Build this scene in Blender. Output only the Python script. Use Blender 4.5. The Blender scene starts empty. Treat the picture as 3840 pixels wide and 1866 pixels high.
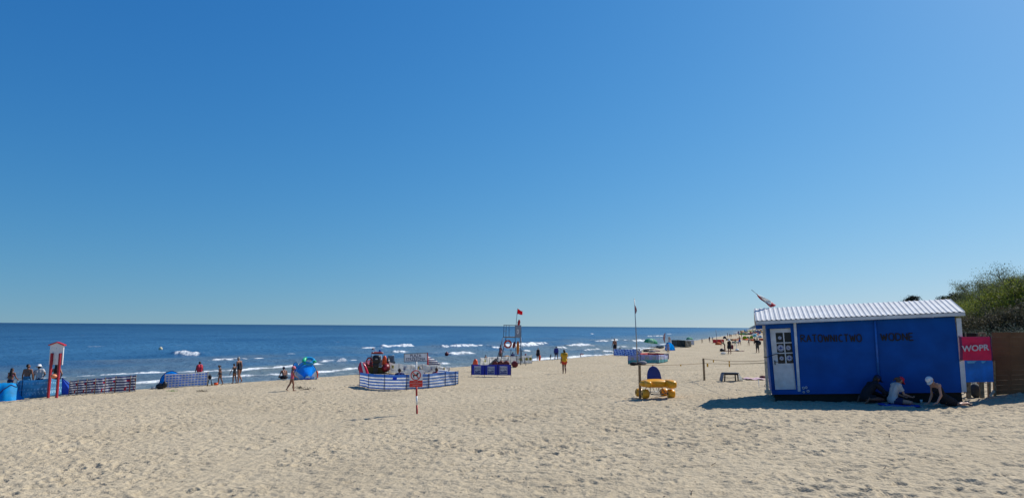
import bpy, math, random
import numpy as np
from mathutils import Vector, Matrix
random.seed(7); RNG = np.random.default_rng(7)
R = math.radians
SC = bpy.context.scene
COL = SC.collection
# ---------------------------------------------------------------- camera, sky, sun, exposure
EYE = 4.2; F = 2500.0; CX, CY = 1920.0, 933.0
PITCH, ROLL = R(6.60), R(0.40)
cd = bpy.data.cameras.new('camera'); cam = bpy.data.objects.new('camera', cd); COL.objects.link(cam)
CM = Matrix.Translation((0, 0, EYE)) @ Matrix.Rotation(math.pi/2 + PITCH, 4, 'X') @ Matrix.Rotation(ROLL, 4, 'Z')
cam.matrix_world = CM
cd.sensor_width = 36.0; cd.lens = 36.0*F/3840.0; cd.clip_end = 120000; cd.clip_start = 0.1
SC.camera = cam
SUNV = Vector((0.80, 0.56, 1.0)).normalized()
sl = bpy.data.lights.new('sun', 'SUN'); so = bpy.data.objects.new('sun', sl); COL.objects.link(so)
sl.energy = 5.0; sl.angle = R(0.53); sl.color = (1.0, 0.955, 0.89)
so.rotation_euler = SUNV.to_track_quat('Z', 'Y').to_euler(); so.location = (20, 10, 60)
W = bpy.data.worlds.new("World"); SC.world = W; W.use_nodes = True
nt = W.node_tree; bg = nt.nodes['Background']
sky = nt.nodes.new('ShaderNodeTexSky'); sky.sky_type = 'NISHITA'; sky.sun_disc = False
sky.sun_elevation = math.asin(SUNV.z); sky.sun_rotation = math.atan2(SUNV.x, SUNV.y)
sky.altitude = 0; sky.air_density = 1.5; sky.dust_density = 0.5; sky.ozone_density = 4.0
def _n(t, **k):
    x = nt.nodes.new(t)
    for a, b in k.items(): setattr(x, a, b)
    return x
tc = _n('ShaderNodeTexCoord'); va = _n('ShaderNodeVectorMath'); va.inputs[1].default_value = (0, 0, .08)
vv = _n('ShaderNodeVectorMath', operation='NORMALIZE'); nt.links.new(tc.outputs['Generated'], va.inputs[0])
nt.links.new(va.outputs[0], vv.inputs[0]); nt.links.new(vv.outputs[0], sky.inputs[0])
sep = _n('ShaderNodeSeparateColor'); cmb = _n('ShaderNodeCombineColor'); nt.links.new(sky.outputs[0], sep.inputs[0])
for i, (g_, k_) in enumerate(((1.898, 1.326), (1.157, .965), (.79, 1.03))):     # the camera's own rendering of the blue of the sky
    m1 = _n('ShaderNodeMath', operation='MULTIPLY'); m1.inputs[1].default_value = .085; nt.links.new(sep.outputs[i], m1.inputs[0])
    m2 = _n('ShaderNodeMath', operation='POWER'); m2.inputs[1].default_value = g_; nt.links.new(m1.outputs[0], m2.inputs[0])
    m3 = _n('ShaderNodeMath', operation='MULTIPLY'); m3.inputs[1].default_value = k_/.1; nt.links.new(m2.outputs[0], m3.inputs[0])
    nt.links.new(m3.outputs[0], cmb.inputs[i])
nt.links.new(cmb.outputs[0], bg.inputs[0]); bg.inputs[1].default_value = 0.1
SC.view_settings.view_transform = 'Standard'; SC.view_settings.look = 'None'
SC.view_settings.exposure = 0.0; SC.view_settings.gamma = 1.0
# ---------------------------------------------------------------- helpers
def ray(px, py):
    d = Vector(((px-CX)/F, -(py-CY)/F, -1.0)); return (CM.to_3x3() @ d)
def at(px, py, Y):
    d = ray(px, py); return Vector((0, 0, EYE)) + d*(Y/d.y)
def h2(ix, iy, s):
    n = (ix.astype(np.int64)*374761393 + iy.astype(np.int64)*668265263 + s*1442695041) & 0x7fffffff
    n = ((n ^ (n >> 13))*1274126177) & 0x7fffffff
    return ((n ^ (n >> 16)) & 0xffff)/65535.0
def vn(x, y, s=0):
    ix = np.floor(x); iy = np.floor(y); fx = x-ix; fy = y-iy
    fx = fx*fx*(3-2*fx); fy = fy*fy*(3-2*fy)
    a = h2(ix, iy, s); b = h2(ix+1, iy, s); c = h2(ix, iy+1, s); d = h2(ix+1, iy+1, s)
    return (a*(1-fx)+b*fx)*(1-fy) + (c*(1-fx)+d*fx)*fy
def fbm(x, y, o=3, s=0):
    r = 0; a = .5
    for k in range(o):
        r = r + a*(vn(x, y, s+k)-.5); x = x*2.03+7.1; y = y*2.03+3.7; a *= .5
    return r
SY = [-60, 0, 20, 33, 37.5, 45, 57, 80, 97, 150, 187, 437, 1000, 3000, 60000]
SX = [-60, -37, -31, -28.2, -25.8, -19.6, -11.5, 3.2, 13.2, 34, 47, 145, 345, 1080, 21800]
def dshore(X, Y): return (X - np.interp(Y, SY, SX))*0.92
_d = np.linspace(-40, 140, 3601)
_p = np.interp(_d, [-40, -8, -3, 0, 1.2, 3, 7, 12, 16, 20, 26, 31, 35.5, 39.5, 41.5, 43, 45, 48, 52, 60, 80, 140],
               [-2, -.8, -.35, -.02, .12, .42, .8, .88, .9, .95, 1.22, 1.62, 1.86, 1.99, 2.15, 2.55, 3.6, 5.0, 6.0, 6.8, 7.5, 8.5])
_k = np.exp(-(np.linspace(-1.5, 1.5, 61)/.7)**2); _k /= _k.sum()
_p = np.convolve(np.pad(_p, 30, mode='edge'), _k, mode='valid')
def zbase(X, Y):
    d = dshore(X, Y)
    z = np.interp(d, _d, _p)
    m = np.clip((d-2)/6, 0, 1)
    z = z + m*(fbm(X/9., Y/9., 2, 50)*.16 + fbm(X/2.2, Y/2.2, 2, 60)*.07)
    return z + np.clip((d-44)/6, 0, 1)*fbm(X/5., Y/5., 3, 80)*1.2
def gz(X, Y): return float(zbase(np.array([X], float), np.array([Y], float))[0])
def G(px, py):
    """point of the sand under a picture position"""
    d = ray(px, py); o = Vector((0, 0, EYE)); Y = np.concatenate([np.arange(3, 120, .05), np.geomspace(120, 5000, 1500)])
    P = np.outer(Y/d.y, np.array(d)) + np.array(o)
    below = P[:, 2] <= np.maximum(zbase(P[:, 0], P[:, 1]), 0.0)
    i = int(np.argmax(below)) if below.any() else len(Y)-1
    p = P[i]; return Vector((p[0], p[1], max(gz(p[0], p[1]), 0)))
def mpp(p): return p.y/F
def prop(o, **k):
    for a, b in k.items():
        if b is not None: o[a] = b
    return o
def thing(name, label, cat, loc=(0, 0, 0), rz=0, group=None, kind=None):
    o = bpy.data.objects.new(name, None); COL.objects.link(o); o.location = loc; o.rotation_euler = (0, 0, rz)
    o.empty_display_size = .2
    return prop(o, label=label, category=cat, group=group, kind=kind)
def tag(o, label, cat, group=None, kind=None): return prop(o, label=label, category=cat, group=group, kind=kind)
_M = {}
def M(name, col, rough=.6, var=.12, vs=6., metal=0., tr=0., bump=0., bs=40., spec=.4, emit=None):
    if name in _M: return _M[name]
    m = bpy.data.materials.new(name); m.use_nodes = True; n = m.node_tree; b = n.nodes['Principled BSDF']; L = n.links.new
    b.inputs['Roughness'].default_value = rough; b.inputs['Metallic'].default_value = metal
    b.inputs['Specular IOR Level'].default_value = spec
    tc = n.nodes.new('ShaderNodeTexCoord')
    no = n.nodes.new('ShaderNodeTexNoise'); no.inputs['Scale'].default_value = vs; no.inputs['Detail'].default_value = 4
    L(tc.outputs['Object'], no.inputs['Vector'])
    cr = n.nodes.new('ShaderNodeValToRGB')
    lo = tuple(max(0, c*(1-var*1.6)) for c in col[:3])+(1,); hi = tuple(min(1, c*(1+var)) for c in col[:3])+(1,)
    cr.color_ramp.elements[0].position = .3; cr.color_ramp.elements[0].color = lo
    cr.color_ramp.elements[1].position = .7; cr.color_ramp.elements[1].color = hi
    L(no.outputs[0], cr.inputs[0]); L(cr.outputs[0], b.inputs['Base Color'])
    if bump:
        n2 = n.nodes.new('ShaderNodeTexNoise'); n2.inputs['Scale'].default_value = bs; n2.inputs['Detail'].default_value = 3
        L(tc.outputs['Object'], n2.inputs['Vector'])
        bp = n.nodes.new('ShaderNodeBump'); bp.inputs['Strength'].default_value = bump; bp.inputs['Distance'].default_value = .02
        L(n2.outputs[0], bp.inputs['Height']); L(bp.outputs[0], b.inputs['Normal'])
    if tr:
        t = n.nodes.new('ShaderNodeBsdfTranslucent'); mx = n.nodes.new('ShaderNodeMixShader'); mx.inputs[0].default_value = tr
        L(cr.outputs[0], t.inputs[0]); L(b.outputs[0], mx.inputs[1]); L(t.outputs[0], mx.inputs[2])
        L(mx.outputs[0], n.nodes['Material Output'].inputs[0])
    _M[name] = m; return m
def npmesh(name, V, Fq, mats, parent=None, smooth=True, mi=None, attrs=None):
    me = bpy.data.meshes.new(name); V = np.asarray(V, np.float32); Fq = np.asarray(Fq, np.int32)
    k = Fq.shape[1]
    me.vertices.add(len(V)); me.vertices.foreach_set('co', V.ravel())
    me.loops.add(Fq.size); me.loops.foreach_set('vertex_index', Fq.ravel())
    me.polygons.add(len(Fq)); me.polygons.foreach_set('loop_start', np.arange(len(Fq), dtype=np.int32)*k)
    me.polygons.foreach_set('loop_total', np.full(len(Fq), k, np.int32))
    me.polygons.foreach_set('use_smooth', np.full(len(Fq), smooth, bool))
    if mi is not None: me.polygons.foreach_set('material_index', np.asarray(mi, np.int32))
    for m in mats: me.materials.append(m)
    for an, av in (attrs or {}).items():
        a = me.attributes.new(an, 'FLOAT', 'POINT'); a.data.foreach_set('value', np.asarray(av, np.float32))
    me.update(calc_edges=True)
    o = bpy.data.objects.new(name, me); COL.objects.link(o); o.parent = parent
    return o
def polar(az0, az1, naz, radii):
    a = np.radians(np.linspace(az0, az1, naz)); r = np.asarray(radii)
    A, Q = np.meshgrid(a, r); X = Q*np.sin(A); Y = Q*np.cos(A)
    i = np.arange((len(r)-1)*naz).reshape(len(r)-1, naz)[:, :-1].ravel()
    return X.ravel(), Y.ravel(), np.stack([i, i+1, i+1+naz, i+naz], 1)
# ---------------------------------------------------------------- sand
def footprints(X, Y, c, a, b, A, s, rim=.45):
    ix = np.floor(X/c); iy = np.floor(Y/c); h = np.zeros_like(X)
    for dx in (-1, 0, 1):
        for dy in (-1, 0, 1):
            jx, jy = ix+dx, iy+dy
            px = (jx + .1+.8*h2(jx, jy, s))*c; py = (jy + .1+.8*h2(jx, jy, s+1))*c
            th = h2(jx, jy, s+2)*6.283; am = A*(.25+1.1*h2(jx, jy, s+3)); sc = .7+.7*h2(jx, jy, s+4)
            u = (X-px); v = (Y-py); ct, st = np.cos(th), np.sin(th)
            p = (u*ct+v*st)/(a*sc); q = (-u*st+v*ct)/(b*sc)
            rr = np.sqrt(p*p+q*q) + .25*np.sin(p*2.3+th*5)
            h += am*(-np.exp(-(np.maximum(rr, 0)**3)*.9) + rim*np.exp(-((rr-1.35)/.35)**2))
    return h
def sand_material():
    m = bpy.data.materials.new('sand'); m.use_nodes = True; n = m.node_tree; b = n.nodes['Principled BSDF']; L = n.links.new
    b.inputs['Roughness'].default_value = .95; b.inputs['Specular IOR Level'].default_value = .12
    g = n.nodes.new('ShaderNodeNewGeometry')
    def noise(sc, det=4, ro=.55):
        x = n.nodes.new('ShaderNodeTexNoise'); x.inputs['Scale'].default_value = sc; x.inputs['Detail'].default_value = det
        x.inputs['Roughness'].default_value = ro; L(g.outputs['Position'], x.inputs['Vector']); return x
    def ramp(src, p0, c0, p1, c1):
        r = n.nodes.new('ShaderNodeValToRGB'); e = r.color_ramp.elements
        e[0].position = p0; e[0].color = c0; e[1].position = p1; e[1].color = c1; L(src, r.inputs[0]); return r.outputs[0]
    def mix(fac, a, bb, mode='MIX'):
        x = n.nodes.new('ShaderNodeMix'); x.data_type = 'RGBA'; x.blend_type = mode
        if isinstance(fac, float): x.inputs[0].default_value = fac
        else: L(fac, x.inputs[0])
        for s, i in ((a, 6), (bb, 7)):
            if isinstance(s, tuple): x.inputs[i].default_value = s
            else: L(s, x.inputs[i])
        return x.outputs[2]
    c = ramp(noise(.35, 3).outputs[0], .3, (.425, .350, .235, 1), .7, (.49, .408, .278, 1))
    c2 = ramp(noise(14, 5, .7).outputs[0], .35, (.80, .79, .78, 1), .65, (1.08, 1.08, 1.08, 1))
    c = mix(.8, c, c2, 'MULTIPLY')
    # dark specks: bits of bark and shell
    v = n.nodes.new('ShaderNodeTexVoronoi'); v.inputs['Scale'].default_value = 3.1; L(g.outputs['Position'], v.inputs['Vector'])
    sp = ramp(v.outputs['Distance'], .035, (1, 1, 1, 1), .05, (0, 0, 0, 1))
    c = mix(sp, c, (.07, .05, .04, 1))
    at_ = n.nodes.new('ShaderNodeAttribute'); at_.attribute_name = 'wet'
    c = mix(at_.outputs['Fac'], c, (.17, .13, .09, 1))
    dn = n.nodes.new('ShaderNodeAttribute'); dn.attribute_name = 'dune'
    gr = ramp(noise(2.2, 5, .7).outputs[0], .42, (.30, .26, .17, 1), .55, (.06, .075, .03, 1))
    c = mix(dn.outputs['Fac'], c, gr)
    L(c, b.inputs['Base Color'])
    rr = n.nodes.new('ShaderNodeMapRange'); rr.inputs[3].default_value = .95; rr.inputs[4].default_value = .35
    L(at_.outputs['Fac'], rr.inputs[0]); L(rr.outputs[0], b.inputs['Roughness'])
    # churned surface finer than the mesh
    n1 = noise(3.2, 4, .6); n2 = noise(16, 3, .6)
    ad = n.nodes.new('ShaderNodeMath'); ad.operation = 'MULTIPLY_ADD'; ad.inputs[1].default_value = .16
    L(n2.outputs[0], ad.inputs[0]); L(n1.outputs[0], ad.inputs[2])
    bp = n.nodes.new('ShaderNodeBump'); bp.inputs['Strength'].default_value = .75; bp.inputs['Distance'].default_value = .16
    L(ad.outputs[0], bp.inputs['Height']); L(bp.outputs[0], b.inputs['Normal'])
    return m
def build_sand():
    rad = [2.0]
    while rad[-1] < 5000:
        r = rad[-1]; rad.append(r*(1.012 if r < 7 else 1.0030 if r < 55 else 1.007 if r < 200 else 1.03))
    X, Y, Q = polar(-54, 54, 1000, rad)
    d = dshore(X, Y); z = zbase(X, Y); r = np.hypot(X, Y)
    m = np.clip((d-1.0)/3, 0, 1)*np.clip((46-d)/3, 0, 1)
    near = np.clip((60-r)/25, 0, 1)
    det = footprints(X, Y, .31, .11, .075, .038, 11) + footprints(X+5, Y, .50, .17, .10, .052, 21)
    det += near*(footprints(X, Y+3, .20, .06, .045, .014, 31) + fbm(X*9, Y*9, 3, 5)*.012)
    det += .05*fbm(X*1.6, Y*1.6, 2, 9)
    patch = np.clip(.55+1.6*fbm(X/3., Y/3., 2, 70), .25, 1.1)
    for (xa, ya, xb, yb_, wd) in ((560, 1866, 1250, 1585, .42), (2250, 1560, 3300, 1866, .0), (1250, 1585, 1700, 1500, .35)):   # a dragged track through the footprints
        if not wd: continue
        a = G(xa, ya); b = G(xb, yb_); t = np.array([b.x-a.x, b.y-a.y]); Ln = np.linalg.norm(t); t /= Ln; q0 = X-a.x; q1 = Y-a.y
        u = q0*t[0]+q1*t[1]; s = q0*t[1]-q1*t[0] + .25*fbm(u/2, u*0, 2, 8); k = np.clip((wd-np.abs(s))/.15, 0, 1)*((u > -1) & (u < Ln))
        det = det*(1-.7*k) + k*(.010*np.cos(s*26)-.012)
    z = z + m*det*patch*np.clip(1.25-r/200, .3, 1)
    keep = (d[Q] > -9).any(1) & (d[Q] < 120).any(1)
    wet = np.clip(1-(z+.03)/.34+fbm(X/2, Y/2, 2, 3)*.5, 0, 1)
    npmesh('sand', np.stack([X, Y, z], 1), Q[keep], [sand_material()],
           attrs={'wet': wet, 'dune': np.clip((d-43.6+fbm(X, Y, 2, 2)*2)/1.2, 0, 1)})['kind'] = 'structure'
build_sand()
# ---------------------------------------------------------------- sea: every breaker is (x0, y0, x1, y1, height in picture px) of its foot line
BR = [(640, 1331, 751, 1331, 22), (764, 1360, 925, 1353, 10), (945, 1350, 1011, 1347, 9), (1198, 1362, 1262, 1359, 12),
      (1262, 1362, 1297, 1362, 17), (1311, 1352, 1345, 1350, 12), (1440, 1300, 1560, 1297, 16), (1352, 1304, 1440, 1302, 6),
      (1465, 1319, 1527, 1317, 12), (1640, 1300, 1832, 1294, 12), (1685, 1328, 1775, 1322, 14), (1640, 1366, 1680, 1364, 14),
      (1880, 1303, 2062, 1291, 15), (1840, 1305, 1890, 1304, 7), (2128, 1300, 2226, 1297, 10), (2096, 1308, 2128, 1306, 10),
      (2100, 1297, 2130, 1295, 5), (1968, 1322, 1998, 1321, 9), (2195, 1313, 2256, 1307, 8), (2233, 1279, 2292, 1277, 7),
      (2290, 1276, 2320, 1273, 6), (2340, 1280, 2368, 1279, 5), (2376, 1281, 2423, 1277, 9), (2314, 1302, 2352, 1300, 8),
      (2445, 1261, 2492, 1259, 4), (2502, 1252, 2520, 1251, 3), (2214, 1252, 2232, 1251, 4), (2430, 1262, 2450, 1261, 4),
      (2690, 1262, 2712, 1260, 3), (2755, 1245, 2772, 1244, 2), (2265, 1322, 2302, 1319, 10), (2770, 1250, 2790, 1248, 3),
      (2380, 1308, 2425, 1304, 7), (2290, 1322, 2305, 1321, 6), (1080, 1330, 1110, 1329, 3), (700, 1289, 730, 1289, 2),
      (1000, 1262, 1030, 1262, 2)]
# swash and shore-break lines, polylines in the picture
SW = [([(180, 1424), (247, 1420), (400, 1411), (540, 1405), (700, 1401), (890, 1393), (1060, 1381), (1198, 1370)], 14),
      ([(300, 1446), (420, 1441), (506, 1438), (600, 1431)], 10), ([(790, 1418), (900, 1411), (1012, 1406), (1100, 1403)], 7),
      ([(1195, 1396), (1260, 1391), (1320, 1383), (1372, 1379)], 7), ([(2000, 1352), (2080, 1344), (2140, 1342), (2200, 1335), (2300, 1331)], 9),
      ([(2340, 1322), (2420, 1308), (2440, 1304)], 4), ([(2480, 1292), (2560, 1280)], 3)]
def onsea(px, py):
    d = ray(px, py); return Vector((0, 0, EYE)) + d*(-EYE/d.z)
def sea_material():
    m = bpy.data.materials.new('sea_water'); m.use_nodes = True; n = m.node_tree; b = n.nodes['Principled BSDF']; L = n.links.new
    g = n.nodes.new('ShaderNodeNewGeometry')
    def A(nm):
        x = n.nodes.new('ShaderNodeAttribute'); x.attribute_name = nm; return x.outputs['Fac']
    def noise(sc, det, vec=(1, 1, 1), rot=0.45, ro=.6):
        mp = n.nodes.new('ShaderNodeMapping'); mp.inputs['Scale'].default_value = vec; mp.inputs['Rotation'].default_value = (0, 0, rot)
        x = n.nodes.new('ShaderNodeTexNoise'); x.inputs['Scale'].default_value = sc; x.inputs['Detail'].default_value = det
        x.inputs['Roughness'].default_value = ro
        L(g.outputs['Position'], mp.inputs[0]); L(mp.outputs[0], x.inputs['Vector']); return x.outputs[0]
    def mix(fac, a, bb):
        x = n.nodes.new('ShaderNodeMix'); x.data_type = 'RGBA'
        if isinstance(fac, float): x.inputs[0].default_value = fac
        else: L(fac, x.inputs[0])
        for s, i in ((a, 6), (bb, 7)):
            if isinstance(s, tuple): x.inputs[i].default_value = s
            else: L(s, x.inputs[i])
        return x.outputs[2]
    # broad bands of lighter and darker water
    r = n.nodes.new('ShaderNodeValToRGB'); e = r.color_ramp.elements
    e[0].position = .38; e[0].color = (.018, .075, .165, 1); e[1].position = .62; e[1].color = (.036, .120, .225, 1)
    L(noise(.02, 4, (1.6, .5, 1)), r.inputs[0])
    c = mix(A('deep'), r.outputs[0], (.008, .036, .095, 1))
    c = mix(A('shal'), c, (.145, .165, .150, 1))
    c = mix(A('foam'), c, (.70, .73, .73, 1))
    L(c, b.inputs['Base Color'])
    ro = n.nodes.new('ShaderNodeMapRange'); ro.inputs[3].default_value = .30; ro.inputs[4].default_value = .9
    L(A('foam'), ro.inputs[0]); L(ro.outputs[0], b.inputs['Roughness']); b.inputs['IOR'].default_value = 1.33
    sp_ = n.nodes.new('ShaderNodeMapRange'); sp_.inputs[3].default_value = .25; sp_.inputs[4].default_value = .10; L(A('deep'), sp_.inputs[0]); L(sp_.outputs[0], b.inputs['Specular IOR Level'])
    bp = n.nodes.new('ShaderNodeBump'); bp.inputs['Strength'].default_value = 1.0; bp.inputs['Distance'].default_value = .55
    L(noise(.55, 6, (1.5, .8, 1), ro=.62), bp.inputs['Height'])
    b2 = n.nodes.new('ShaderNodeBump'); b2.inputs['Strength'].default_value = .8; b2.inputs['Distance'].default_value = 1.4
    L(noise(.09, 5, (1.7, .7, 1), ro=.6), b2.inputs['Height']); L(b2.outputs[0], bp.inputs['Normal']); L(bp.outputs[0], b.inputs['Normal'])
    return m
def build_sea():
    rad = [26.0]
    while rad[-1] < 90000:
        r = rad[-1]; rad.append(r*(1.0036 if r < 260 else 1.012 if r < 700 else 1.05))
    X, Y, Q = polar(-56, 30, 760, rad)
    w = -dshore(X, Y); r = np.hypot(X, Y); al = Y*.88+X*.45      # offshore distance, distance along the shore
    fade = np.clip(w/8, 0, 1); far = np.clip((700-r)/500, 0, 1)
    ph = w*.50 + 2.2*fbm(al/30, w/30, 2, 4)*2
    sw = np.maximum(np.sin(ph), -.4)
    z = far*fade*(.21*sw*(.35+1.3*vn(al/18, w/11, 8)) + .10*fbm(w/1.1, al/3.2, 3, 6) + .035*fbm(w*2.2, al*.9, 2, 16))
    foam = np.zeros_like(X); P = np.stack([X, Y], 1)
    brk = fbm(X*1.1, Y*1.1, 4, 33); brk2 = fbm(X*3., Y*3., 3, 34)
    for x0, y0, x1, y1, hp in BR:
        a = onsea(x0, y0); b = onsea(x1, y1); a2 = np.array([a.x, a.y]); t = np.array([b.x-a.x, b.y-a.y]); Ln = np.linalg.norm(t); t /= Ln
        nrm = np.array([t[1], -t[0]]); H = hp*((a.y+b.y)/2)/F
        H = min(H*.78, .85)
        q = P-a2; u = q@t/Ln; s = q@nrm + 1.2*fbm(u*Ln/6+x0, u*0, 2, 5)
        near = (np.abs(s) < 12) & (u > -.9) & (u < 1.9)
        if not near.any(): continue
        uu, ss = u[near], s[near]; bk = brk[near]; b2 = brk2[near]
        env = .45+1.0*vn(uu*Ln/2.2+x0, uu*0, 3)*np.clip(1.25-np.abs(uu-.5)*1.6, 0, 1)
        body = np.exp(-(np.maximum(np.abs(uu-.5)-.30, 0)/.34)**2)*(.35+.65*env)
        crest = -1.0*H*1.2
        sg = np.where(ss > crest, .55*H+.25, 2.2*H+.9)
        z[near] += H*1.0*body*(.8+.8*bk)*np.exp(-((ss-crest)/sg)**2)
        inn = np.clip((.5-np.abs(uu-.5)+.35*bk+.25*(env-.9))/.08, 0, 1)
        band = np.clip((ss-crest+.22*H+.7*b2)/.2, 0, 1)*np.clip((.10+.25*env+1.9*bk+1.1*b2-ss)/.35, 0, 1)
        foam[near] = np.maximum(foam[near], inn*band*np.clip(.92+1.6*bk+2.8*b2, 0, 1))
            # torn lines of foam drifting behind the breaker
        trail = np.clip((b2+.8*bk-.02)/.12, 0, 1)*np.clip((ss+5.5)/2, 0, 1)*np.clip((-1.2-ss)/1.5, 0, 1)*np.clip((.62-np.abs(uu-.5))/.2, 0, 1)*(np.abs(bk)<.10)
        foam[near] = np.maximum(foam[near], trail*.42)
    for pl, hp in SW:
        for (xa, ya), (xb, yb) in zip(pl[:-1], pl[1:]):
            a = onsea(xa, ya); b = onsea(xb, yb); t = np.array([b.x-a.x, b.y-a.y]); Ln = np.linalg.norm(t); t /= Ln
            nrm = np.array([t[1], -t[0]]); q = P-np.array([a.x, a.y]); u = q@t; s = q@nrm + .8*brk + .5*brk2
            H = min(hp*(a.y+b.y)/2/F, .4)*.75
            mk = (u > -.3) & (u < Ln+.3) & (np.abs(s) < 6)
            crest = -H*1.2; ss = s[mk]
            z[mk] = np.maximum(z[mk], H*(.75+.9*brk[mk])*np.exp(-((ss-crest)/np.where(ss > crest, .3, 1.0))**2))
            f = np.clip((ss-crest+.3+.7*brk2[mk])/.2, 0, 1)*np.clip((.45+1.6*brk[mk]-ss)/.3, 0, 1)*np.clip(1.0+1.0*brk[mk]+1.6*brk2[mk], 0, 1)
            foam[mk] = np.maximum(foam[mk], f)
    # lacy foam left on the shallows and the thin edge of the swash
    lace = np.clip(.55-np.abs(fbm(X/1.6, Y/1.6, 4, 90))*13, 0, 1)*np.clip((9-w)/5, 0, 1)
    foam = np.maximum(foam, lace*.55)
    foam = np.maximum(foam, np.clip(1-np.abs(w-.4+1.5*brk)/.35, 0, 1)*.8)
    wc = np.clip((fbm(w/2.5, al/9, 4, 71)-.345)/.05, 0, 1)*(w > 25)*(r < 900)   # few far whitecaps
    foam = np.maximum(foam, wc*.8)
    z = z - np.clip(-w, 0, 5)*.05
    shal = np.clip(1-(w/48)+fbm(al/12, w/8, 3, 44)*1.1, 0, 1)*.97
    keep = (w[Q] > -4).any(1)
    npmesh('sea', np.stack([X, Y, z], 1), Q[keep], [sea_material()], attrs={'foam': foam, 'shal': shal, 'deep': np.clip((np.log(np.maximum(w, 1))-4.6+fbm(X/200, Y/90, 2, 9)*.8)/2.4, 0, 1)})['kind'] = 'structure'
build_sea()
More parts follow.
